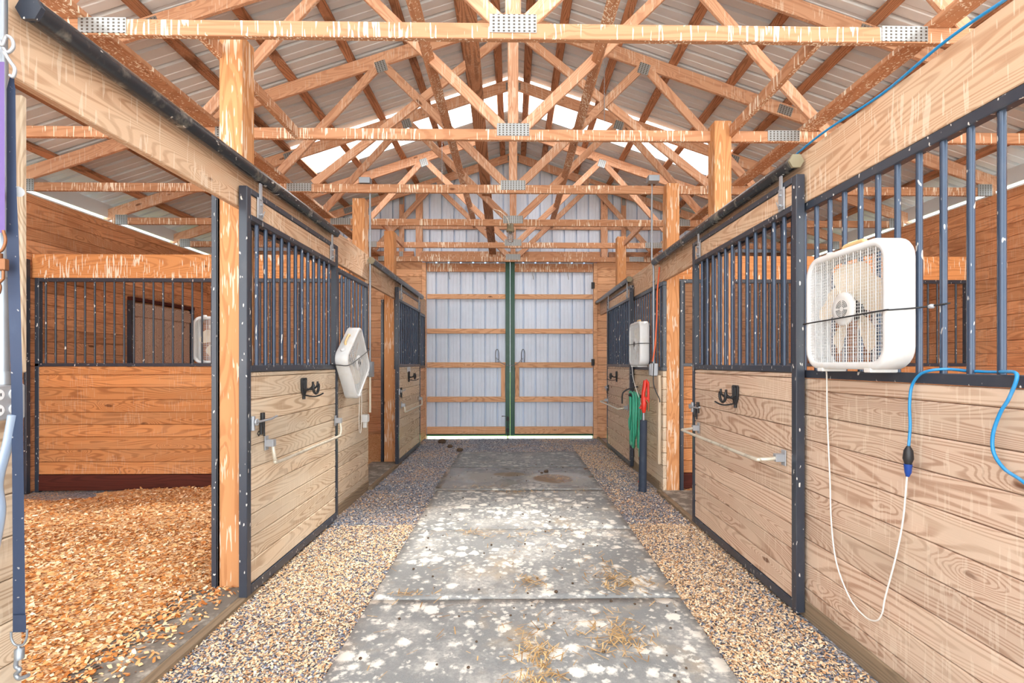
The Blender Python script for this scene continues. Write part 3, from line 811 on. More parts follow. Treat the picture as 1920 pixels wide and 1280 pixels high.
def bars_group(root, place, us, z0, z1, r=.0125, mat=None):
    for u in us:
        p = place(u); M = T(p[0], p[1], z0)
        obj('bar', MB().tube([(0,0,0), (0,0,z1-z0)], r, 10), mat or BAR, root, M)
def stall_front(s, y0, y1, label, group, mat=W_PALE, grill=True, bar_from=None, baseboard=True):
    xi, xo = s*PI_, s*PO; root = thing('stall_grille_wall', label, 'stall wall', (s*(PI_+PO)/2, (y0+y1)/2, 0), group=group)
    boards('board_panel', My(max(xi, xo), y0), y1-y0, .02, 1.318, .04, mat, root)
    obj('sill_rail', MB().box(s*(PI_-.004), s*(PO+.004), y0, y1, 1.32, 1.362, c=.003), BLACK, root)
    obj('top_rail', MB().box(s*(PI_-.002), s*(PO+.002), y0, y1, 2.245, 2.288, c=.003), BLACK, root)
    for y in (y0, y1-.04): obj('end_stile', MB().box(s*PI_, s*PO, y, y+.04, 1.362, 2.245, c=.003), BLACK, root)
    n = int((y1-y0-.08)/.110); off = (y1-y0-.08-n*.110)/2
    us = [y0+.04+off+.055+k*.110 for k in range(n)]
    if bar_from is not None: us = bar_from
    bars_group(root, lambda u: (s*(PI_+PO)/2, u), us, 1.36, 2.25)
    return root
grp = 'stall fronts of boards below and bars above'
stall_front(-1, 3.0, 5.46, 'left stall front of pale boards and bars between the near door and the conduit', grp, W_PALE2)
stall_front(-1, 6.80, 8.99, 'left stall front behind the far sliding door, against the end wall', grp, W_END)
rf = stall_front(1, .70, 4.11, 'long right stall front of pale boards with the box fan on its bars', grp, W_PALE, bar_from=[1.603 + .1103*k for k in range(-8, 22) if 1.603+.1103*k < 4.05])
stall_front(1, 5.22, 7.70, 'right stall front behind the green hose and far fan', grp, W_PALE2)
# near left wall end under the hanging straps
g = boards('board_wall_end', My(-PI_, .75), .88, .02, 1.36, .04, W_PALE2); tag(g, 'pale board wall end at the left edge below the outlet box', 'stall wall')
# threshold sills
for (s, a, b, lb) in ((-1, 1.63, 3.0, 'muddy wooden sill across the open near left stall doorway'), (-1, 5.46, 6.8, 'wooden sill across the far left stall doorway'),
                      (1, 4.11, 5.22, 'wooden sill across the right stall doorway'), (1, 7.84, 9.0, 'wooden sill across the far right doorway')):
    beam('threshold_sill', (s*1.585, a-.05, .005), (s*1.585, b+.03, .005), .05, .05, W_SILL, label=lb, cat='sill')
    if s < 0 or a < 5:
        o = obj('threshold_mat', MB().box(s*1.61, s*1.98, a-.03, b, -.004, .03, c=.004), DRUB); tag(o, 'dusty black rubber strip behind the ' + lb.replace('muddy ', ''), 'rubber mat')
for (s, a, b, lb) in ((1, .7, 4.0, 'dark skirt board along the foot of the long right stall front'), (-1, 3.05, 5.44, 'skirt board along the foot of the left stall front'), (1, 5.3, 7.7, 'skirt board along the foot of the far right stall front')):
    beam('skirt_board', (s*1.625, a, .045), (s*1.625, b, .045), .035, .10, W_SILL, label=lb, cat='skirt board')

def partition(s, y, x0, x1, label, kick=True):
    root = thing('stall_partition', label, 'stall wall', (s*(x0+x1)/2, y, 0))
    a, b = sorted((s*x0, s*x1))
    boards('board_panel', T(a, y, 0), b-a, .19, 1.365, .04, W_ORANGE, root, pitch=.1355)
    beam('kick_board', (a, y+.02, .10), (b, y+.02, .10), .045, .17, W_RED, root)
    obj('sill_rail', MB().box(a, b, y-.004, y+.044, 1.367, 1.402, c=.003), BLACK, root)
    obj('top_rail', MB().box(a, b, y-.002, y+.042, 2.29, 2.33, c=.003), BLACK, root)
    beam('top_beam', (a-.03, y+.02, 2.46), (b, y+.02, 2.46), .045, .26, W_BEAM, root)
    for x in (a, b-.045): obj('end_stile', MB().box(x, x+.045, y-.004, y+.044, 0 if x == a and s < 0 else 1.4, 2.33, c=.003), BLACK, root)
    n = int((b-a-.1)/.1055)
    bars_group(root, lambda u: (u, y+.02), [a+.1+k*.1055 for k in range(n)], 1.40, 2.29, .010, BLACK)
    return root
partition(-1, 5.36, 1.80, 5.20, 'orange board partition with black bars across the back of the near left stall')
partition(1, 5.34, 1.80, 5.10, 'orange board partition with black bars seen through the right stall bars')
o = beam('steel_channel', (-5.225, 5.30, 0), (-5.225, 5.30, 2.52), .03, .05, BLACK, up=(0,1,0)); tag(o, 'black steel upright against the left outer wall at the end of the partition', 'steel channel')

# ------------------------------------------------------------------ sliding doors
def stall_door(s, y0, label, W=1.48):
    root = thing('stall_door', label, 'sliding stall door', (s*(DR0+DR1)/2, y0+W/2, .02), group='sliding stall doors')
    xa, xb = s*DR0, s*DR1; y1 = y0+W
    fr = MB(); b = .048
    fr.box(xa, xb, y0, y0+b, .03, 2.44, c=.003).box(xa, xb, y1-b, y1, .03, 2.44, c=.003)
    fr.box(xa, xb, y0+b, y1-b, .03, .085, c=.003).box(xa, xb, y0+b, y1-b, 2.405, 2.44, c=.003)
    fr.box(xa, xb, y0+b, y1-b, 2.25, 2.285, c=.003).box(xa, xb, y0+b, y1-b, 1.35, 1.388, c=.003)
    obj('frame', fr, BLACK, root)
    xi = max(s*(DR0+.006), s*(DR1-.006))
    boards('board_panel', T(0,0,0) @ My(xi, y0+b), W-2*b, .086, 1.348, DR1-DR0-.012, W_PALE2 if s < 0 else W_PALE, root, pitch=.137)
    beam('top_board', (s*(DR0+.022), y0+b, 2.345), (s*(DR0+.022), y1-b, 2.345), .03, .118, W_HEAD, root)
    n = 12; pt = (W-2*b)/(n+1)
    bars_group(root, lambda u: (s*(DR0+DR1)/2, u), [y0+b+pt*(k+1) for k in range(n)], 1.385, 2.252, .0125)
    # roller hangers up to the track
    for yy in (y0+.14, y1-.16):
        hg = MB().box(s*(DR0-.008), s*DR0, yy-.03, yy+.03, 2.28, 2.41, c=.002).box(s*(DR0-.012), s*(DR0-.004), yy-.012, yy+.012, 2.40, 2.50)
        for z in (2.31, 2.37): hg.cyl((s*(DR0-.022), yy, z), (s*DR0, yy, z), .008, 6)
        hg.tube([(s*(DR0-.015), yy-.035, 2.30), (s*(DR0-.02), yy, 2.29), (s*(DR0-.015), yy+.035, 2.34)], .003, 5)
        obj('roller_hanger', hg, ZINC, root)
    return root
def D(s, y, z, w): return Vector((s*(DR0-w), y, z))
def bridle_hook(root, s, y, z, simple=False):
    g = MB()
    P = lambda dy, dz, w: D(s, y+dy, z+dz, w)
    g.tube([P(0,.075,.006), P(0,-.075,.006)], .011, 6); g.tube([P(-.035,.075,.006), P(-.03,-.01,.006), P(0,-.055,.006)], .009, 6); g.tube([P(.035,.075,.006), P(.03,-.01,.006), P(0,-.055,.006)], .009, 6)
    g.tube([P(-.035,.075,.006), P(.035,.075,.006)], .009, 6)
    # cradle: two uprights with curled arms
    for dy in (-.04, .04):
        g.tube(crom([P(dy*.6,0,.01), P(dy,-.005,.05), P(dy,.02,.085), P(dy*1.1,.055,.09)], 5), .008, 6, flat=1.0)
    ring = [P(.048*math.cos(a), .012+.045*math.sin(a), .095) for a in [math.radians(t_) for t_ in range(150, 400, 22)]]
    g.tube(ring, .010, 6)
    g.tube(crom([P(0,-.045,.01), P(0,-.055,.07), P(0,-.05,.11), P(0,-.03,.15)], 5), .006, 6)
    return obj('bridle_hook', g, IRON, root)
def latch(root, s, y, z, dirn):
    """bolt latch at the leading edge; dirn = +1 bolt points down the barn"""
    g = MB(); P = lambda dy, dz, w: D(s, y+dy*dirn, z+dz, w)
    g.tube([P(-.13,0,.03), P(.06,0,.03), P(.12,.012,.035)], .007, 8)
    a = obj('latch_bolt', g, ZINC, root)
    g = MB().tube([P(0,.045,.004), P(0,-.045,.004)], .014, 6).tube([P(-.035,-.01,.012), P(-.035,-.085,.014)], .009, 6).tube([P(0,-.02,.012), P(0,-.10,.014)], .006, 6)
    g.tube([P(-.06, -.06, .012), P(-.075,-.075,.012), P(-.06,-.09,.012), P(-.045,-.075,.012)], .003, 5, closed=True)
    obj('latch_plate', g, IRON, root)
    g = MB().tube([P(-.115,.035,.006), P(-.115,-.05,.006)], .013, 6).tube([P(-.115+.018*math.cos(q), .018*math.sin(q), .03) for q in [k*math.pi/4 for k in range(8)]], .005, 6, closed=True)
    obj('latch_keeper', g, ZINC, root)
def blanket_bar(root, s, ya, yb, z, sag=.035, out=.09, za=None, zb_=None):
    """white bar on two grey brackets, swung down or out"""
    za = za if za is not None else z; zb_ = zb_ if zb_ is not None else z
    br = MB()
    for yy, zz in ((ya, za), (yb, zb_)):
        br.box(s*(DR0-.006), s*DR0, yy-.022, yy+.022, zz-.045, zz+.045, c=.002)
        br.box(s*(DR0-.055), s*(DR0-.006), yy-.019, yy+.019, zz-.022, zz+.022, c=.002)
    obj('bar_bracket', br, ZINC, root)
    pts = crom([D(s, ya, za, .04), D(s, ya, za-sag*.5, .05+out*.25), D(s, ya+.015, za-sag*.85, .05+out*.8), D(s, ya+.07, za-sag, .05+out),
                D(s, (ya+yb)/2, (za+zb_)/2-sag, .05+out), D(s, yb-.07, zb_-sag, .05+out), D(s, yb-.015, zb_-sag*.85, .05+out*.8), D(s, yb, zb_-sag*.5, .05+out*.25), D(s, yb, zb_, .04)], 6)
    obj('blanket_bar', MB().tube(pts, .011, 10), STEELW, root)
dl = stall_door(-1, 2.86, 'near left sliding stall door, pale grey boards, dark bars and a low blanket bar')
dr = stall_door(1, 2.64, 'near right sliding stall door beside the big box fan, blanket bar swung outward', 1.55)
dl2 = stall_door(-1, 6.62, 'far left sliding stall door with a small white card on its top board', 1.56)
dr2 = stall_door(1, 6.43, 'far right sliding stall door beyond the coiled green hose', 1.60)
bridle_hook(dl, -1, 3.62, 1.21); latch(dl, -1, 3.03, 1.05, 1)
blanket_bar(dl, -1, 3.08, 4.27, .95, sag=.13, out=.0, za=.90, zb_=.90)
bridle_hook(dr, 1, 3.36, 1.165); latch(dr, 1, 4.05, 1.03, -1)
blanket_bar(dr, 1, 2.76, 4.04, .86, sag=.015, out=.10)
bridle_hook(dl2, -1, 7.25, 1.20); latch(dl2, -1, 6.75, 1.02, 1); blanket_bar(dl2, -1, 6.78, 8.05, .82, sag=.1, out=.0)
bridle_hook(dr2, 1, 7.25, 1.20); latch(dr2, 1, 7.9, 1.0, -1); blanket_bar(dr2, 1, 6.55, 7.92, .80, sag=.02, out=.08)
# white card on the far left door
o = obj('name_card', MB().box(-DR0, -DR0+.004, 7.15, 7.36, 1.27, 1.345), WHITE, dl2, label='small white card with illegible grey print')
g = MB()
for k, (a, b, z) in enumerate(((7.22,7.33,1.322),(7.23,7.31,1.310),(7.22,7.32,1.298),(7.225,7.27,1.286),(7.285,7.315,1.286))): g.box(-DR0+.004, -DR0+.005, a, b, z-.003, z+.003)
obj('print', g, ZINC, o)

# round black tracks
def track(s, y0, y1, z, label):
    root = thing('door_track', label, 'door track', (s*1.56, (y0+y1)/2, z), group='round black door tracks')
    obj('pipe', MB().tube([(s*1.56, y0, z), (s*1.56, y1, z)], .039, 20), TRACK, root)
    for y in (y0, y1):
        hx = [(s*1.56+.042*math.cos(k*math.pi/3), .0, z+.042*math.sin(k*math.pi/3)) for k in range(6)]
        mb = MB(); e = .014; d = -1 if y == y0 else 1
        mb.add([(p[0], y-.0, p[2]) for p in hx] + [(p[0], y+d*e, p[2]) for p in hx], [tuple(range(6)), tuple(range(11, 5, -1))] + [(k, (k+1) % 6, 6+(k+1) % 6, 6+k) for k in range(6)])
        obj('end_cap', mb, KHAKI if s > 0 or y0 > 3 else BLACK, root)
    n = max(2, int((y1-y0)/.8))
    for k in range(n):
        y = y0 + .2 + k*(y1-y0-.4)/(n-1)
        obj('track_bracket', MB().box(s*1.556, s*PI_, y-.02, y+.02, z+.03, z+.042), BLACK, root)
track(-1, 1.60, 4.28, 2.545, 'long black round track over the near left sliding door')
track(-1, 5.37, 8.30, 2.53, 'black round track over the far left sliding door')
track(1, 2.66, 5.32, 2.515, 'black round track with brass coloured end over the near right sliding door')
track(1, 6.50, 9.0, 2.53, 'black round track over the far right sliding door')

# ------------------------------------------------------------------ box fans
def rrect(h, r, n=6):
    out = []
    for cx, cy, a0 in ((h-r, h-r, 0), (-(h-r), h-r, 90), (-(h-r), -(h-r), 180), (h-r, -(h-r), 270)):
        for k in range(n+1):
            a = math.radians(a0 + 90*k/n); out.append((cx + r*math.cos(a), cy + r*math.sin(a)))
    return out
def make_fan():
    """origin at the bottom centre, front face towards local -y"""
    S = .52; H = S/2
    root = bpy.data.objects.new('box_fan', None); setw(root, Matrix.Identity(4))
    C0 = T(0, 0, H)
    loops = [(H-.032, .060, .046), (H-.024, .066, .0555), (H-.005, .084, .054), (H, .088, .047), (H, .088, -.048), (H-.004, .086, -.054), (H-.014, .076, -.058), (H-.026, .066, -.058), (H-.030, .062, -.052), (H-.030, .062, -.030)]
    mb = MB(); vs = []; n = None
    for h, r, y in loops:
        L = rrect(h, r); n = len(L); vs += [(a, y, b) for a, b in L]
    fs = []
    for i in range(len(loops)-1):
        for k in range(n): a = i*n+k; b = i*n+(k+1) % n; fs.append((a, b, b+n, a+n))
    mb.add(vs, fs, True, C0)
    obj('housing', mb, WHITE, root, Matrix.Identity(4))
    def lim(u, h, r):
        u = abs(u)
        if u <= h-r: return h
        d = u-(h-r); return h-r+math.sqrt(max(0, r*r-d*d))
    hh = H-.028; rr = .062
    gb = MB(); N = 33
    for k in range(1, N):
        u = -hh + 2*hh*k/N; m = lim(u, hh, rr); w = .0019 if k % 3 == 0 else .0006; dd = .0015 if k % 3 == 0 else .0006
        gb.box(u-w, u+w, -.050-dd, -.050+dd, -m, m, M=C0)
    N = 34
    for k in range(1, N):
        u = -hh + 2*hh*k/N; m = lim(u, hh, rr); gb.box(-m, m, -.0506, -.0494, u-.0008, u+.0008, M=C0)
    obj('front_grille', gb, WHITE, root, Matrix.Identity(4))
    rb = MB(); N = 20
    for k in range(1, N):
        u = -hh + 2*hh*k/N; m = lim(u, hh, rr); rb.box(-m, m, .046, .050, u-.0010, u+.0010, M=C0)
        if k % 4 == 0: rb.box(u-.002, u+.002, .045, .051, -m, m, M=C0)
    obj('rear_grille', rb, WHITE, root, Matrix.Identity(4))
    Q = C0 @ RX(90)        # lathe axis z -> -y
    hub = MB().lathe([(.0, .056), (.045, .0565), (.068, .054), (.072, .048), (.072, .044)], 28, Q)
    obj('hub_cover', hub, WHITE, root, Matrix.Identity(4))
    lo = MB()
    for r in (.014, .021, .028, .035):
        for a0 in (8, 98, 188, 278):
            pts = [Q @ Vector((r*math.cos(math.radians(a0+t_)), r*math.sin(math.radians(a0+t_)), .0572)) for t_ in range(0, 75, 12)]
            lo.tube(pts, .0012, 4)
    obj('hub_slots', lo, IRON, root, Matrix.Identity(4))
    mt = MB().lathe([(0, -.035), (.045, -.035), (.05, -.02), (.05, .0), (0, .0)], 20, Q)
    obj('motor', mt, IRON, root, Matrix.Identity(4))
    for k in range(5):
        a = math.radians(72*k + 20); b = MB(); vs = []; nr, nw = 8, 5
        for i in range(nr+1):
            t_ = i/nr; r = .045 + .155*t_; wd = (.030 + .052*math.sin(min(1, t_*1.15)*math.pi*.62))*(1 if t_ < .85 else (1-(t_-.85)*3.2))
            for j in range(nw+1):
                u = (j/nw-.5)*2; w = u*wd; tw = .5 - .18*t_
                vs.append((r*math.cos(a)-w*math.sin(a)*math.cos(tw), -.008 - w*math.sin(tw)+.008*(1-u*u), r*math.sin(a)+w*math.cos(a)*math.cos(tw)))
        fs = [(i*(nw+1)+j, i*(nw+1)+j+1, (i+1)*(nw+1)+j+1, (i+1)*(nw+1)+j) for i in range(nr) for j in range(nw)]
        obj('blade', MB().add(vs, fs, True, C0), BLADE, root, Matrix.Identity(4))
    hd = MB().tube(crom([(-.07, 0, S-.004), (-.062, 0, S+.018), (-.04, 0, S+.024), (.04, 0, S+.024), (.062, 0, S+.018), (.07, 0, S-.004)], 5), .011, 8, flat=.8)
    obj('handle', hd, CREAM, root, Matrix.Identity(4))
    kn = MB().lathe([(.02, S-.004), (.02, S+.012), (.016, S+.018), (0, S+.018)], 14, T(-.155, 0, 0))
    obj('knob', kn, WHITE, root, Matrix.Identity(4))
    for fx in (-.15, .15): obj('foot', MB().box(fx-.02, fx+.02, -.056, .056, -.012, .006, c=.003), WHITE, root, Matrix.Identity(4))
    return root
fan = make_fan()
M1 = T(1.55, 2.18, 1.374) @ RZ(-90)
M1 = M1 @ Matrix.Scale(1.05, 4); fan.matrix_basis = M1; WM[fan.name] = M1
tag(fan, 'white box fan strapped to the bars nearest the camera on the right', 'box fan', 'white box fans on the stall bars')
copy_tree(fan, T(1.51, 5.80, 1.37) @ RZ(-90), 'white box fan hanging on the right above the green hose', 'white box fans on the stall bars')
Mf = T(-1.535, 4.56, 1.40) @ RX(62) @ T(0, 0, -.26) @ RZ(90)
Mf = T(-1.488, 4.55, 1.405) @ Matrix.Rotation(R(38), 4, 'X') @ RZ(90) @ T(0, 0, -.26)
copy_tree(fan, Mf, 'white box fan hanging tilted on the left stall bars by the conduit', 'white box fans on the stall bars')
copy_tree(fan, T(-3.285, 5.475, 1.40), 'box fan half hidden behind the near left post, against the partition bars', 'white box fans on the stall bars')

# bungee and cords
def cord(name, pts, r, mat, label, cat='cord', n=7, k=8, group=None):
    o = obj(name, MB().tube(crom(pts, n), r, k), mat); tag(o, label, cat, group); return o
cord('bungee_cord', [(1.60, 2.475, 1.60), (1.515, 2.465, 1.60), (1.484, 2.445, 1.60), (1.482, 2.2, 1.605), (1.482, 1.92, 1.612), (1.492, 1.90, 1.612), (1.60, 1.895, 1.62), (1.615, 1.83, 1.622), (1.635, 1.79, 1.625)], .0035, IRON, 'black elastic cord stretched across the face of the big right fan', 'bungee cord')
o = obj('cord_knot', MB().add(*lump(1.612, 1.845, 1.612, .012, .8), smooth=True), ZINC, bpy.data.objects['bungee_cord'])
cord('bungee_cord', [(-1.62, 4.2, 1.40), (-1.50, 4.20, 1.385), (-1.425, 4.24, 1.385), (-1.422, 4.55, 1.46), (-1.425, 4.84, 1.54), (-1.50, 4.88, 1.55), (-1.62, 4.87, 1.56)], .004, IRON, 'black elastic cord holding the tilted left fan to the bars', 'bungee cord')
cord('bungee_cord', [(1.60, 6.08, 1.63), (1.46, 6.07, 1.63), (1.447, 6.0, 1.63), (1.447, 5.6, 1.63), (1.455, 5.53, 1.63), (1.60, 5.5, 1.63)], .004, IRON, 'black elastic cord around the right fan above the green hose', 'bungee cord')
def onwall(x, y, X): d = X*F_PX/(x-962); return px(x, y, d)
WX = 1.595
cord('fan_power_cord', [(1.56, 2.40, 1.37), onwall(1556, 706, WX), onwall(1557, 780, WX), onwall(1562, 900, WX), onwall(1565, 985, WX), onwall(1575, 1060, WX), onwall(1600, 1125, WX), onwall(1628, 1160, WX), onwall(1650, 1169, WX), onwall(1662, 1155, WX), onwall(1668, 1125, WX), onwall(1688, 1050, WX), onwall(1702, 980, WX), onwall(1710, 895, WX-.01)], .0035, CORD, 'white fan power cord hanging in a long loop over the right boards', 'power cord', 8)
e = thing('extension_cord', 'bright blue extension cord draped over the right sill rail, plugged into the fan cord', 'extension cord', onwall(1716, 780, WX))
B1 = [onwall(1713, 840, 1.58), onwall(1716, 800, 1.585), onwall(1715, 760, 1.59), onwall(1719, 725, 1.60), onwall(1734, 703, 1.60), onwall(1758, 694, 1.605), (1.64, 1.80, 1.378), (1.645, 1.72, 1.372), (1.645, 1.62, 1.370), (1.62, 1.585, 1.372), onwall(1922, 702, 1.59), onwall(1908, 745, 1.585), onwall(1890, 775, 1.585), onwall(1876, 815, 1.585), onwall(1877, 850, 1.585), onwall(1896, 880, 1.585), onwall(1925, 900, 1.585), onwall(1990, 940, 1.58), onwall(2050, 900, 1.58)]
obj('cable', MB().tube(crom(B1, 8), .0055, 10), BLUE, e)
pa, pb = onwall(1713, 838, 1.575), onwall(1712, 872, 1.575)
obj('socket_end', MB().tube([pa, pa.lerp(pb, .25), pa.lerp(pb, .7), pb], [.007, .016, .019, .012], 12), IRON, e)
obj('plug', MB().tube([pb, px(1712, 888, pb.y).lerp(pb, .0), px(1711, 896, pb.y)], [.015, .012, .006], 12), BLUED, e)
cord('roof_cable', [(1.62, .9, 2.585), (1.615, 1.4, 2.583), (1.60, 1.75, 2.592), (1.612, 2.1, 2.577), (1.60, 2.5, 2.59), (1.615, 3.0, 2.579), (1.61, 3.6, 2.586), (1.62, 4.2, 2.58)], .006, BLUE, 'blue cable running along the top edge of the right header board', 'cable')
o = bpy.data.objects['roof_cable']; 
cord('fan_power_cord', [(1.47, 5.98, 1.37), (1.47, 5.9, 1.2), (1.50, 5.75, .98), (1.53, 5.70, .85)], .004, CORD, 'white power cord dropping from the far right fan to the hose', 'power cord')
cord('fan_power_cord', [(-1.53, 4.82, 1.18), (-1.53, 4.86, 1.10), (-1.54, 4.88, .85), (-1.55, 4.92, .72), (-1.56, 5.0, .70), (-1.56, 5.02, .85), (-1.57, 5.06, 1.2), (-1.59, 5.1, 1.5)], .004, CORD, 'white power cord hanging below the tilted left fan', 'power cord')

# ------------------------------------------------------------------ conduits, boxes, lamp, chains
def strap_ring(mb, x, y, z, r): mb.tube([(x + r*math.cos(a), y + r*math.sin(a), z) for a in [k*math.pi/5 for k in range(10)]], .004, 5, closed=True)
c = thing('electrical_conduit', 'thin steel conduit down the left side to an outlet box by the tilted fan', 'conduit', (-1.575, 5.37, .95))
mb = MB().tube([(-1.575, 5.37, 3.38), (-1.575, 5.37, 1.42)], .011, 10); strap_ring(mb, -1.575, 5.37, 2.3, .014)
obj('pipe', mb, GALV, c)
obj('junction_box', MB().box(-1.68, -1.56, 5.31, 5.40, 3.365, 3.43, c=.003), GALV, c)
obj('outlet_box', MB().box(-1.60, -1.54, 5.34, 5.41, 1.25, 1.42, c=.006), GALV, c)
obj('lower_pipe', MB().tube([(-1.575, 5.37, 1.25), (-1.575, 5.37, .86)], .014, 8), STEELW, c)
o = obj('outlet_cover', MB().box(-1.60, -1.53, 5.12, 5.20, .78, .86, c=.006).box(-1.585, -1.545, 5.14, 5.17, .72, .78, c=.004), WHITE, c, label='white outlet cover')
c = thing('electrical_conduit', 'thin steel conduit down the right side to the outlet above the red hydrant', 'conduit', (1.53, 5.33, 1.26))
mb = MB().tube([(1.53, 5.33, 3.38), (1.53, 5.33, 2.55), (1.55, 5.33, 2.45), (1.55, 5.33, 1.40)], .011, 10); strap_ring(mb, 1.55, 5.33, 2.3, .014)
obj('pipe', mb, GALV, c)
obj('junction_box', MB().box(1.46, 1.58, 5.20, 5.30, 3.365, 3.43, c=.003), GALV, c)
obj('outlet_box', MB().box(1.52, 1.60, 5.32, 5.38, 1.26, 1.40, c=.006).box(1.505, 1.522, 5.33, 5.37, 1.27, 1.39, c=.004), ZINC, c)
cord('orange_cord', [(1.60, 5.28, 2.45), (1.575, 5.27, 2.2), (1.57, 5.28, 1.9), (1.555, 5.29, 1.6), (1.53, 5.30, 1.42)], .008, ORANGE, 'orange cord hanging beside the right conduit', 'cord')
cord('hanging_plug_cord', [(1.54, 5.29, 1.40), (1.53, 5.27, 1.2), (1.55, 5.25, 1.1), (1.58, 5.22, 1.02), (1.585, 5.215, .98)], [.006] if False else .006, IRON, 'short black cord ending in a plug, by the red hydrant', 'cord')
# near left conduit with outlets, sleeve and straps (left edge of the photo)
c = thing('electrical_conduit', 'thick galvanised conduit at the left edge of the photo above a four outlet box', 'conduit', (-1.575, 1.505, 1.22))
obj('pipe', MB().tube([(-1.60, 1.54, 3.2), (-1.60, 1.54, 2.4), (-1.585, 1.53, 2.2), (-1.578, 1.525, 1.9), (-1.578, 1.525, 1.36)], .017, 14), GALV, c)
obj('coupling', MB().tube([(-1.578, 1.525, 1.335), (-1.578, 1.525, 1.375)], .023, 14), GALV, c)
obj('coupling', MB().tube([(-1.578, 1.525, 1.665), (-1.578, 1.525, 1.69)], .021, 14), GALV, c)
ob = obj('outlet_box', MB().box(-1.615, -1.555, 1.45, 1.575, 1.225, 1.335, c=.005), ZINC, c)
for yy in (1.487, 1.538):
    for zz in (1.305, 1.258):
        f = obj('outlet_face', MB().tube([(-1.556, yy, zz), (-1.550, yy, zz)], .0175, 16), WHITE, ob)
g = MB()
for yy in (1.487, 1.538):
    for zz in (1.305, 1.258): g.box(-1.5505, -1.5495, yy-.008, yy-.005, zz-.006, zz+.006).box(-1.5505, -1.5495, yy+.005, yy+.008, zz-.005, zz+.005)
obj('outlet_slots', g, IRON, ob)
g = MB().tube(crom([px(40, 776, 1.50), px(30, 830, 1.50), px(12, 900, 1.49), px(16, 960, 1.49), px(-2, 1060, 1.49), px(-20, 1160, 1.49)], 7), [.016]*36, 12, flat=.55)
o = obj('cable_sleeve', g, SILVERW); tag(o, 'silvery blue plastic sleeve hanging below the outlet box at the left edge', 'sleeve')
# purple strap and rusty snap
st = thing('purple_strap', 'purple nylon strap with a rusty snap hanging from a hook at the left edge', 'strap', px(14, 300, 1.47))
obj('webbing', MB().add([tuple(px(a, b, 1.475)) for a, b in ((5,125),(24,125),(25,440),(4,440))] + [tuple(px(a, b, 1.482)) for a, b in ((5,125),(24,125),(25,440),(4,440))], [(0,1,2,3),(7,6,5,4),(0,4,5,1),(1,5,6,2),(2,6,7,3),(3,7,4,0)]), PURPLE, st)
def D_(x, y, d=1.47): return px(x, y, d)
g = MB().tube(crom([D_(5,440), D_(3,462), D_(10,475), D_(20,472), D_(26,455), D_(22,436)], 4), .004, 6)
g.tube([D_(13,478), D_(13,492)], .010, 8).box(D_(1,0).x, D_(28,0).x, 1.462, 1.48, D_(0,510).z, D_(0,488).z, c=.003)
g.tube(crom([D_(4,508), D_(4,528), D_(12,532), D_(16,540), D_(13,552), D_(6,549)], 5), .0045, 6).tube([D_(22,508), D_(22,525), D_(15,532)], .004, 6)
obj('snap', g, RUST, st)
g = MB().tube(crom([D_(-10,78,1.49), D_(12,84,1.49), D_(20,95,1.49), D_(28,78,1.49), D_(38,84,1.49), D_(40,98,1.49), D_(30,108,1.49), D_(22,100,1.49)], 5), .005, 7).tube(crom([D_(24,108,1.485), D_(34,124,1.485), D_(43,138,1.485), D_(40,152,1.485), D_(34,150,1.485)], 5), .005, 7)
o = obj('eye_hook', g, ZINC); tag(o, 'white eye hook and open hook holding the straps at the left edge', 'hook')
# navy strap
nv = thing('stall_guard_strap', 'long navy blue webbing strap hanging to a steel snap in front of the left edge', 'strap', px(50, 700, 1.52))
def ribbon(rows, d, th=.004):
    vs = []; n = len(rows)
    for (xa, xb, y) in rows:
        for dd in (0, th):
            vs += [tuple(px(xa, y, d+dd)), tuple(px(xb, y, d+dd))]
    fs = []
    for i in range(n-1):
        a = 4*i; b = a+4; fs += [(a, b, b+1, a+1), (a+2, a+3, b+3, b+2), (a, a+2, b+2, b), (a+1, b+1, b+3, a+3)]
    fs += [(0,1,3,2), (4*n-4, 4*n-2, 4*n-1, 4*n-3)]
    return MB().add(vs, fs, False)
obj('webbing', ribbon([(34, 40, 152), (28, 44, 175), (28, 46, 365), (27, 50, 450), (31, 53, 560), (36, 57, 720), (38, 59, 900), (39, 61, 1050), (39, 62, 1145), (39, 63, 1177)], 1.50), NAVY, nv)
obj('webbing_fold', ribbon([(39, 63, 1145), (39, 63.5, 1177)], 1.494), NAVY, nv)
obj('back_webbing', ribbon([(36, 42, 155), (40, 44, 300), (43, 45, 365)], 1.51), NAVY, nv)
g = MB().tube(crom([px(36,1176,1.49), px(37,1190,1.49), px(44,1200,1.49), px(57,1200,1.49), px(64,1188,1.49), px(65,1172,1.49)], 4), .003, 6)
g.tube([px(50,1200,1.49), px(50,1206,1.49), px(51,1207,1.49), px(51,1226,1.49)], [.004, .004, .012, .012], 10)
g.tube(crom([px(46,1226,1.49), px(45,1240,1.49), px(52,1246,1.49), px(45,1254,1.49), px(50,1262,1.49), px(60,1260,1.49), px(68,1256,1.49)], 5), .006, 7)
obj('snap', g, GALV, nv)
o = obj('strap_button', MB().tube([px(48, 364, 1.515), px(48, 364, 1.52)], .016, 14), ZINC); tag(o, 'round white disc behind the navy strap', 'button')
o = beam('jamb_strip', (-1.625, 1.625, 1.37), (-1.625, 1.625, 2.28), .03, .02, W_PALE2, up=(0,1,0)); tag(o, 'pale wooden strip under the left header beside the navy strap', 'jamb strip')

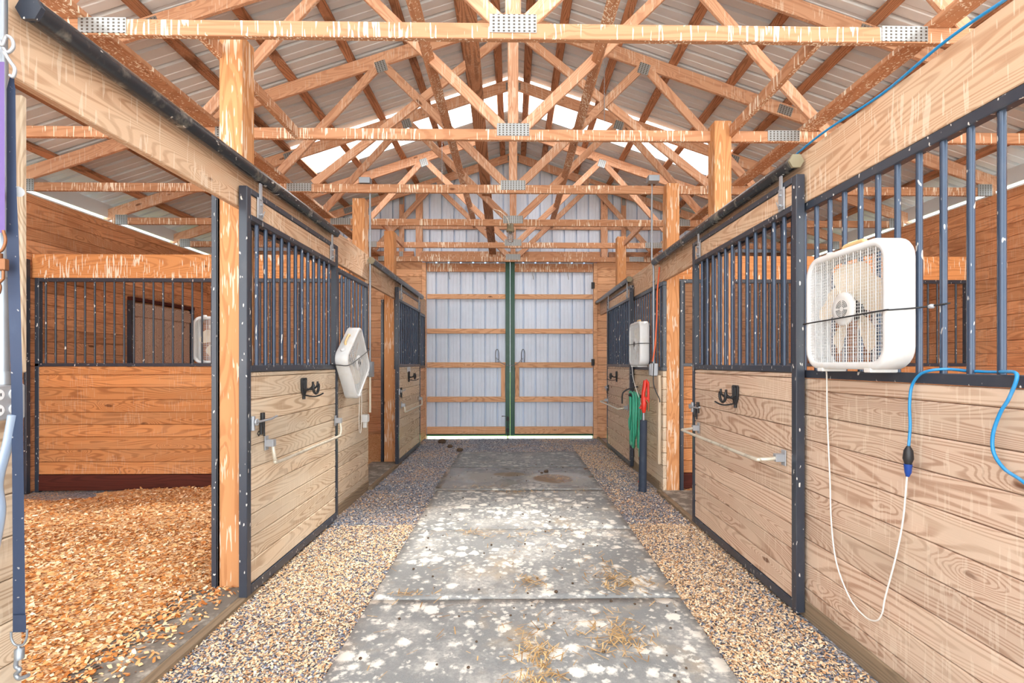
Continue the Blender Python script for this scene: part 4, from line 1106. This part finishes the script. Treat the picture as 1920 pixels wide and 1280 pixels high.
# caged lamp
lx = px(957, 440, 6.56); L0 = Vector((lx.x, 6.56, 0)); zt = CH0 + .01
lm = thing('caged_lamp', 'caged jelly jar lamp hanging from the fourth truss over the aisle', 'lamp', (L0.x, L0.y, zt-.3))
MLp = T(L0.x, L0.y, zt)
obj('lamp_body', MB().lathe([(0, .0), (.045, 0), (.045, -.06), (.052, -.065), (.055, -.10), (.044, -.105), (.04, -.11)], 18, MLp), KHAKI, lm)
obj('glass_jar', MB().lathe([(.036, -.105), (.038, -.2), (.032, -.235), (.015, -.25), (0, -.252)], 16, MLp), GLASS, lm)
g = MB()
for z in (-.13, -.165, -.20, -.225): g.tube([MLp @ Vector((.047*math.cos(a), .047*math.sin(a), z)) for a in [k*math.pi/6 for k in range(12)]], .0025, 5, closed=True)
for k in range(6):
    a = k*math.pi/3; g.tube([MLp @ Vector(p) for p in ((.05*math.cos(a), .05*math.sin(a), -.10), (.047*math.cos(a), .047*math.sin(a), -.225), (.03*math.cos(a), .03*math.sin(a), -.26), (0, 0, -.275))], .0025, 5)
obj('wire_cage', g, ZINC, lm)
obj('lamp_cord', MB().tube(crom([px(925,392,6.5), px(938,397,6.5), px(950,408,6.5), px(955,422,6.52)], 6), .005, 6), STEELW, lm)
def chain(name, x, y, z0, z1, label):
    g = MB(); z = z1; k = 0
    while z > z0:
        w = .005; d = (w, 0) if k % 2 else (0, w)
        ring = [(x + d[0]*math.sin(a), y + d[1]*math.sin(a), z - .011 + .011*math.cos(a)) for a in [q*math.pi/4 for q in range(8)]]
        g.tube(ring, .0022, 4, closed=True); z -= .017; k += 1
    o = obj(name, g, ZINC); tag(o, label, 'chain')
chain('hanging_chain', 1.0, 5.30, px(1132, 228, 5.3).z, px(1132, 60, 5.3).z, 'thin chain hanging from the roof right of the king posts')
chain('hanging_chain', -.96, 6.57, px(828, 340, 6.57).z, px(828, 265, 6.57).z, 'short thin chain hanging by the fourth truss, left of the lamp')

# ------------------------------------------------------------------ hose and hydrant
hs = thing('garden_hose', 'coiled green garden hose hanging on the right stall front', 'hose', (1.55, 5.95, .7))
random.seed(3); hp = []
top = 1.03
for k in range(9):
    f = k/8; yc = 6.06 - .24*f + random.uniform(-.01, .01); bot = .34 + random.choice([0, .04, .1, .22]) + .05*f; X = 1.475 + .035*math.sin(k*2)
    w = .17 + random.uniform(-.03, .03)
    hp += [(X+.04, yc+w*.8, .80), (X+.02, yc+w*.5, top-.05), (X, yc, top+.02-.02*f), (X-.01, yc-w*.6, top-.06), (X-.03, yc-w, .78), (X-.02, yc-w*.7, bot+.12), (X, yc, bot), (X+.02, yc+w*.7, bot+.12)]
obj('coils', MB().tube(crom(hp, 5), .0105, 8), HOSE, hs)
obj('hose_lead', MB().tube(crom([(1.50, 5.78, .5), (1.50, 5.70, .62), (1.47, 5.55, .80), (1.44, 5.40, .93), (1.43, 5.36, 1.0)], 6), .011, 8), HOSE, hs)
obj('hose_tail', MB().tube(crom([(1.49, 5.72, .9), (1.485, 5.70, .6), (1.49, 5.69, .30)], 6), .011, 8), HOSE, hs)
obj('tail_fitting', MB().tube([(1.49, 5.69, .30), (1.49, 5.69, .26)], .013, 8), RUST, hs)
o = obj('hose_hanger', MB().tube(crom([(1.61, 6.22, 1.10), (1.52, 6.24, 1.08), (1.42, 6.25, 1.02), (1.41, 6.26, .88)], 5), .010, 8).tube(crom([(1.61, 5.93, 1.0), (1.5, 5.93, .99), (1.42, 5.93, 1.02)], 5), .02, 8), IRON); tag(o, 'black bent hook carrying the coiled green hose', 'hook')
o = obj('orange_cord', MB().tube(crom([(1.50, 5.66, .26), (1.49, 5.64, .15), (1.47, 5.60, .08), (1.46, 5.62, .02)], 5), .009, 7), ORANGE); tag(o, 'frayed orange cord end hanging under the green hose', 'cord')
hd = thing('yard_hydrant', 'red handled yard hydrant on a pipe wrapped in dark blue foam', 'hydrant', (1.42, 5.30, 0))
HX, HY = 1.415, 5.28
obj('foam_sleeve', MB().tube([(HX, HY, 0), (HX, HY, .10), (HX+.005, HY, .50), (HX+.01, HY, .78)], [.044, .043, .041, .038], 16), FOAM, hd)
obj('pipe', MB().tube([(HX+.01, HY, .76), (HX+.012, HY, .92)], .014, 10), GALV, hd)
g = MB().tube([(HX+.012, HY, .86), (HX+.012, HY, .90), (HX+.015, HY, .93), (HX+.015, HY, 1.02), (HX+.015, HY, 1.04)], [.017, .026, .030, .030, .018], 12)
g.tube([(HX+.015, HY+.02, .97), (HX-.0, HY+.03, .93), (HX-.02, HY+.03, .90)], .017, 10)
obj('head', g, RED, hd)
g = MB().tube([(HX+.005, HY, 1.0), (HX+.008, HY, 1.08), (HX+.022, HY, 1.15), (HX+.026, HY, 1.215)], [.026, .026, .028, .022], 10, flat=.8).tube([(HX+.03, HY, 1.215), (HX+.058, HY, 1.19), (HX+.062, HY, 1.08), (HX+.060, HY, .96)], [.02, .016, .014, .016], 8)
g.box(HX-.01, HX+.06, HY-.02, HY+.02, 1.00, 1.03, c=.004)
obj('lever_handle', g, RED, hd)
obj('spout', MB().tube(crom([(HX+.03, HY-.02, 1.0), (HX+.055, HY-.03, .96), (HX+.055, HY-.03, .88)], 4), .011, 8), RUST, hd)
# chewed rail behind the hydrant
o = beam('scab_board', (1.60, 5.30, .30), (1.60, 5.30, 1.27), .035, .07, W_PALE2, up=(0,1,0)); tag(o, 'pale vertical board nailed beside the hydrant post', 'board')
